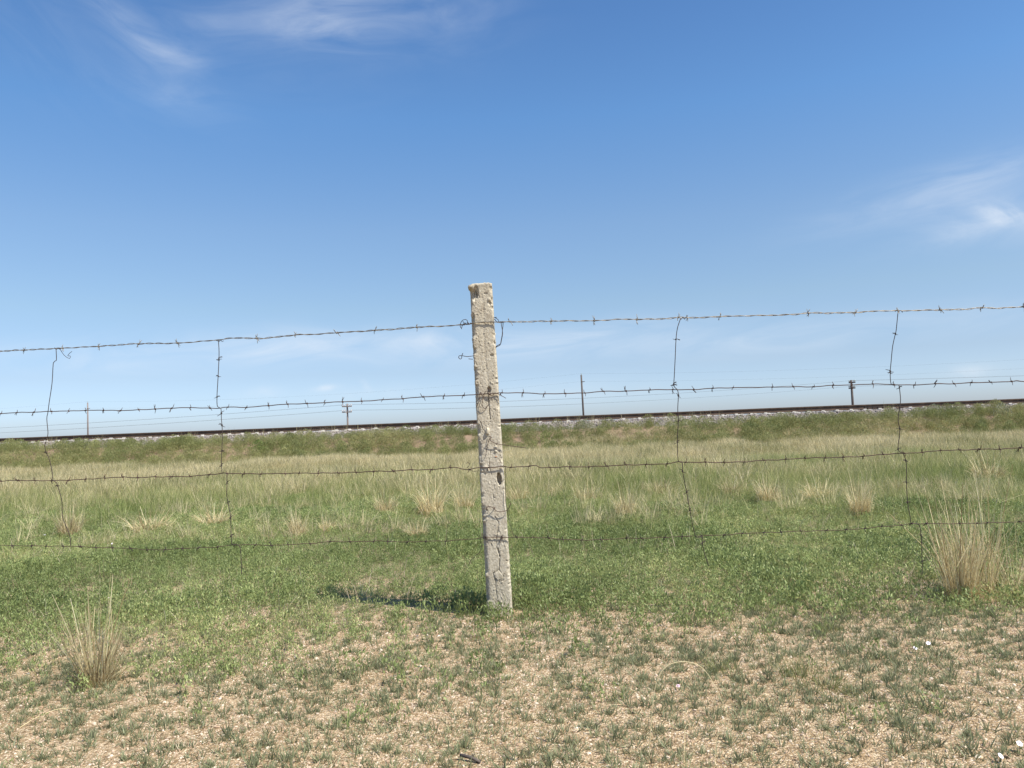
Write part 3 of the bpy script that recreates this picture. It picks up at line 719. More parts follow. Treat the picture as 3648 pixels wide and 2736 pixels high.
for (u, v, a, b, dp) in ((1696, 1040, 9, 22, -.010), (1745, 1080, 5, 10, -.007), (1730, 1046, 8, 4, -.006), (1683, 1128, 8, 14, -.012), (1688, 1050, 16, 20, -.012), (1744, 1068, 6, 8, .006), (1684, 1076, 6, 8, .006)):
    ell(u, v, a, b, dp, .5)
# worn and chipped corners
cornL = np.exp(-((X + hw) / .012) ** 2) * (Y < .03); cornR = np.exp(-((X - hw) / .010) ** 2) * (Y < .03)
D -= .0135 * cornL * sstep(vn(Hh * 26, Hh * 0 + 3.3, 111) * .7 + .3 * vn(Hh * 110, Hh * 0 + 1.1, 112), .44, .60)
D -= .0075 * cornR * sstep(vn(Hh * 30, Hh * 0 + 7.3, 113) * .6 + .4 * vn(Hh * 120, Hh * 0 + 2.1, 114), .55, .75)
topz = HP - Hh
D += .0075 * np.exp(-((X + hw) / .016) ** 2) * (1 - sstep(topz, .016, .026)) * (Y < .06)
D -= .0120 * np.exp(-((X + hw) / .018) ** 2) * sstep(topz, .020, .028) * (1 - sstep(topz, .045, .16)) * (Y < .05)
D += .0012 * (1 - sstep(topz, .006, .02)) * front
D *= np.clip((Hh + .16) / .05, 0, 1)
Xf = X + NX * D; Yf = Y + NY * D
Zf = Hh + np.where(Hh > HP - .02, .004 * (vn(X * 90, Y * 90, 115) - .5), 0)
loc = np.stack([Xf, -Yf, Zf], 1)
Bm = np.array([list(RT), list(NRM), list(AX)])
PV = loc @ Bm + np.array(PB)
I = (np.arange(n_h - 1)[:, None] * n_p + np.arange(n_p)[None, :]).ravel()
J = (np.arange(n_h - 1)[:, None] * n_p + (np.arange(n_p)[None, :] + 1) % n_p).ravel()
PF = [tuple(q) for q in np.stack([I, J, J + n_p, I + n_p], 1).tolist()]
# rough broken top: rings shrinking to the middle
topring = PV[-n_p:]; cen = topring.mean(0); PVl = PV.tolist(); prev = list(range((n_h - 1) * n_p, n_h * n_p))
for k, f in enumerate((.82, .6, .36, .14)):
    ring = []
    for j in range(n_p):
        q = cen + (topring[j] - cen) * f; q[2] += .004 + .005 * (float(vn(q[0] * 80, q[1] * 80, 116)) - .5); ring.append(len(PVl)); PVl.append(q.tolist())
    PF += [(prev[j], prev[(j + 1) % n_p], ring[(j + 1) % n_p], ring[j]) for j in range(n_p)]; prev = ring
PF.append(tuple(prev))
post_root = Vector((PB.x, YF + DP / 2, 0))
post = obj('fence_post', np.array(PVl) - np.array(post_root), PF, M['concrete'], smooth=True)
post.location = post_root
tag(post, 'weathered leaning concrete fence post with cracks and holes carrying four strands of barbed wire', 'fence post')
bm_ = MB(); pc = on_y(1767, 1627, YF) - post_root
st_me = stone_mesh('embedded_stone', 3, M['redstone'], 2)
so = bpy.data.objects.new('embedded_stone', st_me); link(so, post); so.location = pc + Vector((0, .001, 0)); so.scale = (.0085, .004, .0035)
tag(so, 'orange stone set in the concrete')

# ------------------------------------------------------------------ barbed wire
XP = PB.x
def yfence(x): return YF - .007 + (.155 * (XP - .06 - x) if x < XP - .06 else 0.0)
def on_fence(u, v, off=0.0):
    d = ray(u, v); y = YF
    for _ in range(12): y = yfence((EYE + d * (y / d.y)).x) + off
    return EYE + d * (y / d.y)
def zA(o, s): return lambda p: (o[0] + p[0] / s, o[1] + p[1] / s)
q3 = zA((0, 1150), 2.4254); q4 = zA((800, 1150), 2.4254); q5 = zA((1700, 1050), 2.4254); q6 = zA((2700, 1050), 2.3333)
qA = zA((0, 1600), 2.4254); qB = zA((800, 1600), 2.4254); qC = zA((1700, 1600), 2.4254); qD = zA((2500, 1550), 1.9268)
W_1 = [q3(p) for p in ((-120, 250), (0, 245), (200, 235), (480, 222), (850, 203), (1040, 190), (1200, 180), (1540, 175), (1830, 152), (1920, 145))] + \
      [q4(p) for p in ((0, 141), (100, 130), (280, 135), (400, 128), (610, 105), (800, 98), (970, 85), (1150, 75), (1300, 65), (1500, 52), (1660, 38), (1850, 30), (2050, 18))] + \
      [q5(p) for p in ((-35, 245), (30, 238), (150, 235), (285, 235), (640, 228), (820, 225), (1010, 225), (1200, 213), (1380, 212), (1600, 208), (1760, 197), (1950, 198), (2090, 188))] + \
      [q6(p) for p in ((40, 172), (280, 165), (420, 152), (600, 152), (810, 147), (1000, 135), (1165, 133), (1350, 130), (1520, 125), (1700, 122), (1860, 108), (2000, 112), (2200, 100), (2400, 98))]
B_1 = [q3((x, 0))[0] for x in (205, 545, 850, 1200, 1535)] + [q4((x, 0))[0] for x in (280, 615, 965, 1300, 1655)] + [q5((x, 0))[0] for x in (285, 640, 1010, 1380, 1735, 1815, 2095)] + [q6((x, 0))[0] for x in (420, 810, 1165, 1520, 1855, 2205)]
W_2 = [q3(p) for p in ((-150, 788), (0, 785), (145, 775), (295, 772), (443, 765), (595, 762), (740, 757), (895, 755), (1040, 758), (1200, 752), (1340, 745), (1485, 737), (1645, 733), (1815, 738), (1895, 738))] + \
      [q4(p) for p in ((20, 728), (190, 730), (380, 715), (545, 703), (710, 698), (865, 690), (1020, 682), (1185, 678), (1365, 665), (1540, 655), (1715, 640), (1895, 632), (2065, 627), (2150, 622))] + \
      [q5(p) for p in ((0, 860), (150, 853), (210, 848), (395, 848), (500, 852), (580, 857), (760, 853), (930, 848), (1090, 835), (1285, 833), (1490, 822), (1690, 820), (1870, 820), (2035, 808))] + \
      [q6(p) for p in ((-50, 770), (120, 768), (295, 765), (460, 765), (625, 753), (780, 750), (955, 742), (1130, 747), (1300, 750), (1475, 740), (1630, 740), (1775, 730), (1935, 728), (2110, 720), (2150, 715), (2212, 722), (2400, 715))]
B_2 = [q3((x, 0))[0] for x in (5, 145, 295, 443, 595, 740, 895, 1040, 1200, 1340, 1485, 1645, 1815, 1965)] + [q4((x, 0))[0] for x in (190, 380, 545, 710, 865, 1020, 1185, 1365, 1540, 1715, 1895, 2065)] + \
      [q5((x, 0))[0] for x in (210, 395, 580, 760, 930, 1090, 1285, 1490, 1690, 1870, 2035, 2205)] + [q6((x, 0))[0] for x in (120, 295, 460, 625, 780, 955, 1125, 1300, 1475, 1630, 1775, 1935, 2110)]
W_3 = [qA(p) for p in ((-150, 276), (0, 275), (155, 270), (300, 272), (445, 272), (590, 268), (740, 260), (905, 250), (1060, 240), (1105, 247), (1190, 245), (1345, 240), (1485, 238), (1645, 235), (1810, 220), (1925, 210))] + \
      [qB(p) for p in ((20, 208), (165, 212), (315, 213), (525, 210), (645, 207), (810, 207), (985, 205), (1135, 200), (1290, 192), (1460, 190), (1620, 178), (1790, 177), (1960, 158), (2050, 170), (2120, 175))] + \
      [qC(p) for p in ((0, 160), (90, 160), (220, 148), (290, 158), (450, 145), (510, 143), (545, 160), (625, 158), (800, 153), (965, 152), (1120, 145), (1285, 137), (1460, 133), (1640, 125), (1745, 110), (1800, 112))] + \
      [qD(p) for p in ((25, 187), (155, 187), (290, 183), (430, 173), (575, 167), (710, 157), (845, 155), (970, 152), (1110, 145), (1245, 132), (1380, 125), (1515, 118), (1640, 105), (1770, 103), (1905, 97), (2045, 95), (2185, 88), (2400, 84))]
B_3 = [qA((x, 0))[0] for x in (12, 155, 300, 445, 590, 740, 905, 1060, 1190, 1345, 1485, 1645, 1810, 1955)] + [qB((x, 0))[0] for x in (165, 310, 525, 645, 810, 985, 1135, 1290, 1460, 1620, 1790, 1955, 2120)] + \
      [qC((x, 0))[0] for x in (100, 290, 450, 625, 800, 965, 1120, 1285, 1460, 1640, 1800)] + [qD((x, 0))[0] for x in (25, 155, 290, 430, 575, 710, 845, 970, 1110, 1245, 1385, 1515, 1640, 1770, 1905, 2045, 2185)]
W_4 = [qA(p) for p in ((-150, 826), (0, 828), (105, 835), (275, 835), (400, 838), (545, 838), (690, 842), (830, 850), (970, 852), (1130, 858), (1270, 870), (1425, 868), (1575, 858), (1715, 852), (1880, 845))] + \
      [qB(p) for p in ((90, 827), (265, 827), (405, 832), (550, 825), (740, 815), (910, 800), (1085, 800), (1290, 795), (1410, 795), (1580, 803), (1740, 795), (1915, 792), (2150, 775))] + \
      [qC(p) for p in ((0, 770), (60, 762), (215, 762), (340, 762), (480, 765), (620, 768), (740, 780), (905, 785), (1070, 782), (1290, 770), (1420, 770), (1620, 762), (1770, 755), (1940, 747))] + \
      [qD(p) for p in ((0, 690), (155, 685), (280, 675), (425, 670), (545, 665), (680, 660), (855, 655), (990, 650), (1120, 640), (1235, 628), (1370, 618), (1440, 608), (1540, 608), (1770, 607), (1960, 602), (2200, 595), (2400, 590))]
B_4 = [qA((x, 0))[0] for x in (105, 275, 400, 545, 690, 830, 970, 1130, 1270, 1425, 1575, 1715, 1880)] + [qB((x, 0))[0] for x in (90, 265, 405, 550, 740, 910, 1085, 1290, 1410, 1580, 1740, 1915)] + \
      [qC((x, 0))[0] for x in (60, 215, 340, 620, 740, 905, 1070, 1290, 1420, 1620, 1770, 1940)] + [qD((x, 0))[0] for x in (155, 280, 425, 545, 680, 855, 990, 1120, 1235, 1370, 1440, 1540, 1770, 1890, 1960, 2180)]

def barb_mesh(seed, mat, rw, L=.0165, four=False):
    g = random.Random(seed); mb = MB(); hel = []
    for i in range(27):
        t = i / 26; a = 2 * math.pi * 2.2 * t; hel.append((-.0045 + .009 * t, rw * math.cos(a), rw * math.sin(a)))
    mb.tube(hel, .0016, 5)
    for k in range(4 if four else 3 if g.random() < .35 else 2):
        a = g.uniform(-.35, .35) + (math.pi / 2 if k % 2 == 0 else -math.pi / 2) + (0 if k < 2 else g.uniform(-.9, .9)); ll = L * g.uniform(.75, 1.15)
        sx = g.uniform(-.35, .35); x0 = -.004 if k % 2 == 0 else .004
        p0 = Vector((x0, rw * math.cos(a), rw * math.sin(a))); d = Vector((sx, .45 * math.cos(a) * g.choice((-1, 1)), math.sin(a))).normalized()
        mb.tube([p0, p0 + d * ll * .6 + Vector((0, g.uniform(-.001, .001), 0)), p0 + d * ll], [.0016, .0015, .0009], 5)
    return mesh_from('barb', mb.V, mb.F, mat, True)
BARBS = {k: [barb_mesh(i * 7 + j * 100, M[mt_], rw, L, f) for i in range(8)] for j, (k, mt_, rw, L, f) in enumerate((('galv', 'galv', .0044, .0205, True), ('rust', 'rust', .0034, .0190, False), ('dark', 'rustdark', .0034, .0175, False)))}

def put_barb(parent, p, tan, kind):
    o = bpy.data.objects.new('barb', random.choice(BARBS[kind])); link(o, parent)
    x = tan.normalized(); z = Vector((0, 0, 1)) if abs(x.z) < .8 else Vector((1, 0, 0)); y = z.cross(x).normalized(); z = x.cross(y)
    m = Matrix((x, y, z)).transposed() @ Matrix.Rotation(random.uniform(-.7, .7), 3, 'X')
    if random.random() < .5: m = m @ Matrix.Rotation(math.pi, 3, 'X')
    m = m @ Matrix.Rotation(random.uniform(-.18, .18), 3, 'Z') @ Matrix.Rotation(random.uniform(-.35, .35), 3, 'Y')
    o.matrix_local = Matrix.Translation(p) @ m.to_4x4() @ Matrix.Diagonal((random.uniform(.85, 1.05), random.uniform(.75, 1.1), random.uniform(.7, 1.08), 1))
def strand(pxs, barbs, r, mat, kind, label, double=False, wig=.0012):
    path = smooth_path([on_fence(*p) for p in pxs], .006)
    rd = random.Random(len(barbs)); ph = [rd.uniform(0, 6) for _ in range(6)]
    L = 0; P = []
    for i, p in enumerate(path):
        if i: L += (p - path[i - 1]).length
        P.append(p + Vector((0, wig * math.sin(L * 31 + ph[0]), wig * .6 * math.sin(L * 47 + ph[1]) + wig * .5 * math.sin(L * 83 + ph[2]))))
    root_p = Vector((XP, yfence(XP), P[len(P) // 2].z)); mb = MB()
    Q = [p - root_p for p in P]
    if double:
        for s in (0, math.pi):
            hx = []; L = 0
            for i, p in enumerate(Q):
                if i: L += (p - Q[i - 1]).length
                a = L * 2 * math.pi / .105 + s + 1.2 * math.sin(L * 2.3); rr = .0021 + .0007 * math.sin(L * 9)
                hx.append(p + Vector((0, rr * math.cos(a), rr * math.sin(a))))
            mb.tube(hx, r, 6)
    else: mb.tube(Q, r, 6)
    root = mb.build('barbed_wire', mat, None, True); root.location = root_p
    tag(root, label, 'barbed wire', 'strands of the barbed wire fence')
    for u in barbs:
        b = min(range(len(Q)), key=lambda i: abs(PX[i] - u)) if False else None
        # nearest point of the strand to that reading
        best, bi = 1e9, 0
        for i in range(0, len(P), 1):
            d = P[i] - EYE; w_ = d.dot(fwd); uu = 1824 + FPX * d.dot(right) / w_
            if abs(uu - u) < best: best, bi = abs(uu - u), i
        bi = max(1, min(len(Q) - 2, bi)); put_barb(root, Q[bi], Q[bi + 1] - Q[bi - 1], kind)
    return root
strand(W_1, B_1, .00175, M['galv'], 'galv', 'topmost strand of twisted two ply galvanised barbed wire, crossing in front of the sky', True)
strand(W_2, B_2, .00215, M['rust'], 'rust', 'second barbed wire strand from the top, thin rusty wire just above the rail line', wig=.0008)
strand(W_3, B_3, .00215, M['rust'], 'rust', 'third barbed wire strand from the top, wavy rusty wire in front of the pale grass', wig=.0014)
strand(W_4, B_4, .0017, M['rust'], 'dark', 'lowest barbed wire strand, dark wire in front of the low green herbs', wig=.0012)

def stay(pxs, barbs, mats, label, r=.0019, cut=None):
    pts = [on_fence(p[0], p[1], -.004) for p in pxs]; path = smooth_path(pts, .008)
    mb = MB(); root_p = path[-1]
    mb.tube([p - root_p for p in path], r, 5)
    for (u, v) in (pxs[0],):                                    # wrapped round the top strand
        c = on_fence(u, v); mb.tube([c - root_p + Vector((-.012 + .004 * i * .75, .0052 * math.cos(i * 1.05), .0052 * math.sin(i * 1.05))) for i in range(13)], .0013, 5)
    root = mb.build('stay_wire', mats, None, True); root.location = root_p
    tag(root, label, 'stay wire', 'upright stay wires of the fence')
    for (u, v) in barbs:
        p = on_fence(u, v, -.004); i = min(range(len(path)), key=lambda k: (path[k] - p).length); i = max(1, min(len(path) - 2, i))
        put_barb(root, path[i] - root_p, path[i + 1] - path[i - 1], 'dark')
stay([q3(p) for p in ((485, 222), (487, 325), (462, 345), (450, 520), (425, 690), (415, 770), (405, 830), (415, 950), (405, 1000), (388, 1060), (400, 1120), (430, 1190), (452, 1300))] + [qA(p) for p in ((456, 265), (490, 290), (497, 315), (520, 390), (535, 450), (540, 580), (560, 640), (600, 735), (612, 835))],
     [qA((400, 20)), qA((497, 312))], M['rustdark'], 'leftmost upright stay wire, plain bent wire without barbs beside the far left pole')
stay([q3(p) for p in ((1888, 155), (1893, 270), (1885, 460), (1875, 640), (1880, 725), (1908, 740), (1913, 830), (1920, 920), (1918, 1090), (1912, 1210), (1918, 1290))] + [qA(p) for p in ((1922, 205), (1958, 212), (1962, 290), (1960, 400), (1970, 460), (1993, 590), (1997, 760), (2008, 822), (2055, 826), (2078, 860), (2084, 960), (2088, 1085))],
     [q3((1888, 300)), q3((1889, 318)), q3((1882, 460)), q3((1878, 640)), q3((1912, 775)), q3((1918, 890)), q3((1915, 1100)), q3((1912, 1220)), qA((1962, 285)), qA((1968, 455)), qA((1995, 595)), qA((1997, 745))], M['rustdark'], 'barbed upright stay wire left of the concrete post above the bright green bush')
stay([q5(p) for p in ((1757, 205), (1730, 290), (1718, 385), (1710, 560), (1703, 700), (1700, 790), (1725, 815), (1738, 860), (1733, 990), (1738, 1090), (1730, 1270), (1738, 1435))] + [qC(p) for p in ((1772, 115), (1775, 190), (1810, 370), (1835, 510), (1885, 748), (1938, 755), (1945, 810), (1970, 920), (2000, 1010))],
     [q5((1718, 385)), q5((1700, 775)), q5((1702, 760)), q5((1738, 870)), q5((1735, 1095)), q5((1730, 1265)), qC((1775, 193)), qC((1812, 368)), qC((1835, 520)), qC((1943, 800))], M['rustdark'], 'barbed upright stay wire right of the post and of the plain tall pole')
stay([q6(p) for p in ((1165, 140), (1150, 290), (1143, 325), (1120, 430), (1107, 560), (1100, 650), (1110, 745), (1165, 750), (1175, 770), (1185, 870), (1178, 940), (1165, 1040), (1180, 1130), (1165, 1260), (1175, 1305))] + [qD(p) for p in ((1380, 125), (1400, 175), (1405, 250), (1405, 315), (1412, 460), (1430, 560), (1440, 605), (1490, 615), (1505, 690), (1512, 850), (1512, 960))],
     [q6((1143, 323)), q6((1100, 655)), q6((1101, 640)), q6((1180, 768)), q6((1175, 945)), q6((1178, 1110)), q6((1168, 1275)), qD((1398, 172)), qD((1405, 320)), qD((1412, 460)), qD((1503, 685)), qD((1512, 860))], M['rustdark'], 'rightmost barbed upright stay wire, right of the pole with dark insulators')

# loose ties around the post
def tie(pieces, mat, label, r=.0017):
    mb = MB(); ref = None
    for pts in pieces:
        path = smooth_path([on_y(u, v, YF - off) for (u, v, off) in pts], .004)
        if ref is None: ref = path[0]
        mb.tube([p - ref for p in path], r, 5)
    o = mb.build('tie_wire', mat, None, True); o.location = ref
    tag(o, label, 'tie wire', 'loose wire ends tied to the post'); return o
def d7(x, y, o=.006): return (1600 + x / 6.636, 1080 + y / 6.636, o)
def d6(x, y, o=.006): return (1650 + x / 6.636, 1600 + y / 6.636, o)
def e1(x, y, o=.006): return (*r1(x, y), o)
def e2(x, y, o=.006): return (*r2(x, y), o)
coil = [d7(300 + 16 * i + 10 * math.sin(i), 505 - 2.2 * i + 26 * math.sin(i * 1.9), .004 + .006 * math.cos(i * 1.9)) for i in range(12)]
tie([[d7(470, 500, .006), d7(430, 470, .012), d7(435, 420, .012), d7(390, 388, .01), d7(320, 405, .01), d7(275, 470, .01), d7(262, 540, .008), d7(290, 590, .006), d7(305, 555, .004), d7(300, 510, .004)], coil,
     [d7(320, 430, .01), d7(365, 475, .008), d7(400, 500, .006)], [d7(455, 460, .010), d7(470, 510, .010), d7(490, 485, .006), d7(520, 462, .005)], [d7(290, 590, .006), d7(295, 615, .006)]],
    M['rustdark'], 'rusty coil of tie wire knotted round the top strand left of the post')
tie([[d7(1050, 330, .0), d7(1090, 345, .004), d7(1140, 375, .006), d7(1165, 400, .008), d7(1165, 425, .008)], [d7(1060, 385, .002), d7(1085, 385, .006), d7(1100, 415, .008), d7(1130, 440, .008)], [d7(1090, 350, .006), d7(1105, 330, .008), d7(1120, 342, .008)],
     [d7(1135, 440 + 0, .006)] + [d7(1145 + 12 * i, 446 + 14 * math.sin(i * 1.9), .006 + .005 * math.cos(i * 1.9)) for i in range(12)],
     [d7(1228, 455, .008), d7(1240, 540, .008), d7(1258, 640, .008), d7(1262, 740, .006), d7(1240, 860, .004), d7(1215, 960, .002), d7(1140, 1000, -.004), d7(1098, 1040, -.012)],
     [d7(1275, 460, .006), d7(1272, 540, .006), d7(1260, 640, .004), d7(1254, 740, .008), d7(1232, 870, .006), d7(1205, 985, .002), d7(1150, 1020, -.004), d7(1100, 1050, -.012)]],
    M['rustdark'], 'doubled tie wire hanging in a hook from the top strand right of the post')
tie([[d7(560, 1248, -.012), d7(500, 1256, -.002), d7(430, 1262, .0), d7(360, 1252, .002), d7(300, 1240, .004), d7(240, 1245, .004), d7(224, 1280, .004), d7(250, 1318, .004), d7(290, 1312, .002), d7(300, 1260, .0), d7(310, 1215, .0), d7(328, 1180, .0)], [d7(560, 1326, -.01), d7(500, 1320, -.002), d7(460, 1316, .0)]],
    M['rustdark'], 'small curled wire end sticking out of the left side of the post against the sky')
tie([[e1(380, 1270, .003), e1(400, 1220, .012), e1(415, 1140, .014), e1(425, 1175, .014), e1(440, 1165, .008)], [e1(455, 1140, .010), e1(430, 1220, .014), e1(432, 1270, .012), e1(455, 1290, .008), e1(485, 1255, .004)],
     [e1(440, 1165, .008), e1(470, 1130, .012), e1(490, 1155, .012), e1(520, 1170, .010), e1(545, 1150, .010), e1(580, 1160, .010), e1(645, 1197, .012)], [e1(478, 1150, .012), e1(505, 1170, .006), e1(480, 1100, .002)]],
    M['rust'], 'tangled rusty tie wire on the post face at the second strand', .0015)
tie([[e2(430, 175, .001), e2(428, 170, .012), e2(440, 90, .020), e2(465, 20, .018), e2(468, 45, .016), e2(520, 72, .012), e2(640, 92, .010), e2(765, 108, .012)], [e2(450, 15, .004), e2(468, 12, .016), e2(475, 22, .016), e2(462, 26, .014)]],
    M['rust'], 'bent rusty wire on the post pointing right over the pale grass', .0016)
tie([[d6(372, 480, -.01), d6(350, 510, .002), d6(250, 522, .004), d6(170, 495, .004), d6(140, 470, .006)], [d6(90, 450, .006), d6(130, 400, .006), d6(155, 365, .006), d6(140, 330, .006), d6(100, 320, .006), d6(75, 340, .006)],
     [d6(925, 425, .006), d6(930, 400, .010), d6(960, 392, .012), d6(970, 420, .010), d6(940, 435, .004)], [d6(975, 425, .008), d6(1000, 405, .010), d6(1005, 440, .006), d6(1000, 520, .004), d6(1012, 620, .006), d6(1006, 760, .006), d6(1003, 1000, .006), d6(1005, 1250, .006), d6(1040, 1400, .006), d6(1060, 1520, .006), d6(1080, 1659, .006), (1830, 1910, .006)]],
    M['rustdark'], 'tie wire at the third strand with hook left and thin tail right of post', .0012)
tie([[d6(560, 1440, .000), d6(552, 1390, .010), d6(590, 1365, .018), d6(640, 1355, .020), d6(700, 1385, .016), d6(740, 1420, .014), d6(800, 1465, .014), d6(870, 1480, .014), d6(960, 1470, .014), d6(1045, 1440, .014), d6(1090, 1370, .014), d6(1130, 1270, .014)], [d6(705, 1385, .016), d6(740, 1378, .010), d6(752, 1395, .002), d6(720, 1410, .002)]],
    M['rust'], 'looped rusty hook of wire on the post between the two lowest strands', .0017)
tie([[e2(405, 860, -.012), e2(400, 830, .0), e2(385, 880, .002), e2(392, 940, .002), e2(375, 990, .002), e2(330, 1030, .004), e2(295, 1070, .006), e2(285, 1110, .006)], [e2(400, 870, .004), e2(440, 880, .008), e2(420, 850, .010)], [e2(560, 880, .010), e2(572, 840, .010), e2(545, 900, .010)]],
    M['rustdark'], 'dark wire tail hanging left of the post from the lowest strand', .0013)
tie([[q + (-.02,) for q in [q3((520, 220))]][0:1] + [(*q3(p), .012) for p in ((530, 245), (560, 285), (600, 308), (608, 285), (585, 288), (600, 265), (622, 248))]], M['rustdark'], 'x') if False else None
mb = MB(); pth = smooth_path([on_fence(*q3(p), -.004) for p in ((512, 215), (530, 245), (560, 285), (600, 308), (608, 287), (586, 286), (600, 265), (622, 248))], .004)
mb.tube([p - pth[0] for p in pth], .0013, 5); o = mb.build('tie_wire', M['rustdark'], None, True); o.location = pth[0]
tag(o, 'short kinked wire end hanging from the top strand beside the leftmost stay wire', 'tie wire', 'loose wire ends tied to the post')

# ------------------------------------------------------------------ poles and overhead lines
def at_depth(u, v, y): return on_y(u, v, y)
def pole(name, u, vtop, y, r, mat, label, lean=0.0, cat='telegraph pole', group=None):
    t = at_depth(u, vtop, y); b = Vector((t.x + lean, y, gz(t.x, y)))
    root = empty(name, b); tag(root, label, cat, group)
    mb = MB(); mb.tube([(0, 0, -.3), Vector(t - b) * .5, t - b], [r * 1.15, r * 1.05, r * .9], 10)
    mb.build('pole_shaft', mat, root, True)
    return root, b, t
def insulator(parent, p, mat, s=1.0):
    mb = MB(); prof_ = [(.012, -.02), (.012, .05), (.050, .055), (.055, .10), (.040, .115), (.042, .15), (.028, .19), (.001, .20)]
    n = 8; V = [(r_ * s * math.cos(6.2832 * j / n), r_ * s * math.sin(6.2832 * j / n), z * s) for r_, z in prof_ for j in range(n)]
    F = [(i * n + j, i * n + (j + 1) % n, (i + 1) * n + (j + 1) % n, (i + 1) * n + j) for i in range(len(prof_) - 1) for j in range(n)]
    mb.add(V, F); o = mb.build('insulator', mat, parent, True); o.location = p; return o
def armed(u, vtop, y, r, mat, imat, varm, half, yaw, label, ins):
    root, b, t = pole('telegraph_pole', u, vtop, y, r, mat, label, group='telegraph poles behind the track')
    att = []
    for v in varm:
        p = at_depth(u, v, y) - b; mb = MB()
        rt = Matrix.Rotation(yaw, 3, 'Z'); mb.box((0, 0, 0), (half * 2, .10, .13), rt)
        arm = mb.build('cross_arm', M['wood'] if ins else mat, root); arm.location = p + Vector((0, -r * 1.2 - .05, 0))
        row = []
        for x in (-half * .92, -half * .55, half * .55, half * .92):
            q = rt @ Vector((x, 0, .05)); insulator(arm, q, imat, 1.1); row.append(b + p + q + Vector((0, -r * 1.2 - .05, .16)))
        att.append(row)
    return root, b, att
Y_T1, Y_T2 = 92.0, 88.0
p1, b1, at1 = armed(1237, 1438, Y_T1, .10, M['wood'], M['insul'], (1448, 1468), .58, -.15, 'short weathered pole with two pale cross arms left of the concrete post', True)
mb = MB(); mb.tube([at_depth(1228, 1452, Y_T1 - .3) - b1, at_depth(1236, 1480, Y_T1 - .3) - b1], .022, 5); mb.build('arm_brace', M['insul'], p1)
p2, b2, at2 = armed(3032.5, 1354, Y_T2, .125, M['wooddark'], M['insuldark'], (1363, 1383), .46, -1.2, 'thick dark pole with stacked insulators on the right beyond the rail', False)
t1, tb1, tt1 = pole('power_pole', 312.5, 1435, 140, .125, M['wood'], 'thin grey pole far left standing behind the rail', lean=.0, cat='utility pole', group='tall plain poles behind the track')
mb = MB(); mb.box((tt1 - tb1) + Vector((.18, -.1, -1.0)), (.55, .08, .10)); mb.build('bracket', M['wood'], t1)
insulator(t1, (tt1 - tb1) + Vector((0, 0, 0)), M['insuldark'], 1.2)
t2, tb2, tt2 = pole('power_pole', 2070.5, 1336, 118, .135, M['wooddark'], 'tall plain leaning pole right of the concrete post', lean=.12, cat='utility pole', group='tall plain poles behind the track')
mb = MB(); mb.box((tt2 - tb2) + Vector((.2, -.1, -1.0)), (.55, .08, .10)); mb.build('bracket', M['wooddark'], t2)
insulator(t2, (tt2 - tb2) + Vector((0, 0, 0)), M['insuldark'], 1.2)
def catenary(name, pts, sag, r, label, cat, group):
    mb = MB(); ref = pts[0]; path = []
    for a, b, s in zip(pts[:-1], pts[1:], sag):
        for k in range(24):
            t = k / 24; q = a.lerp(b, t); q.z -= s * 4 * t * (1 - t); path.append(q)
    path.append(pts[-1]); mb.tube([p - ref for p in path], r, 4); o = mb.build(name, M['line'], None); o.location = ref
    tag(o, label, cat, group)
gap = (b2 - b1)
NAMES = [['upper far left', 'upper inner left', 'upper inner right', 'upper outer right'], ['lower outer left', 'lower inner left', 'lower inner right', 'lower outer right']]
LBL = {(0, 0): 'topmost telegraph wire from the left end of the upper cross arm', (0, 3): 'telegraph wire from the right end of the upper cross arm', (1, 0): 'telegraph wire from the left end of the lower cross arm', (1, 3): 'lowest telegraph wire from the right end of the lower cross arm'}
for r_ in range(2):
    for c_ in (0, 3):
        a, b = at1[r_][c_], at2[r_][c_]
        l0 = a - gap * 1.0 + Vector((0, 6, (-1.0 if r_ == 0 else -.95))); r1_ = b + gap * 1.0 + Vector((0, 2, .0))
        catenary('telegraph_wire', [l0, a, b, r1_], [.25, .55, .25], .0085, LBL[(r_, c_)], 'overhead wire', 'telegraph wires behind the track')
tg = tt2 - tb2
for k, (dz, lb) in enumerate(((0.2, 'faint upper power wire between the tall plain poles'), (-.95, 'faint lower power wire on the brackets of the tall plain poles'))):
    a, b = tt1 + Vector((.2 * k, -.1, dz)), tt2 + Vector((.2 * k, -.1, dz)); g_ = b - a
    catenary('power_wire', [a - g_ * .9 + Vector((0, 0, .9)), a, b, b + g_ * .9 + Vector((0, 0, -1.1))], [.8, 1.1, .8], .0052, lb, 'overhead wire', 'power wires on the tall poles')

# ------------------------------------------------------------------ dry tussocks
def tussock_vfr(seed, n=190, tall=.09):
    return join(blades(int(n * 1.7), (.28, .85), .30, (.02, .34), (.008, .015), 1.1, 5, seed=seed, kink=.30, tipw=.3),
                old(blades(int(n * .55), (.12, .38), .26, (.1, 1.0), (.008, .014), .8, 4, seed=seed + 1)),
                blades(int(n * tall), (.8, 1.05), .12, (.02, .35), (.011, .019), .2, 5, seed=seed + 2, kink=.30, tipw=.3))
TME = [vmesh('tussock', tussock_vfr(1000 + 5 * i), M['dry']) for i in range(6)]
GT = 'dry grass tussocks in the meadow'
def tussock(u, v, wpx, vtop, label):
    p = drop(on_ground(u, v, 0.0)); p = drop(on_ground(u, v, p.z)); k = p.y / FPX
    h = (v - vtop) * k; w = wpx * k / .95
    o = bpy.data.objects.new('dry_tussock', random.choice(TME)); link(o)
    o.location = p; o.scale = (w, w, h * 1.08); o.rotation_euler = (0, 0, random.uniform(0, 6)); tag(o, label, 'dry grass', GT)
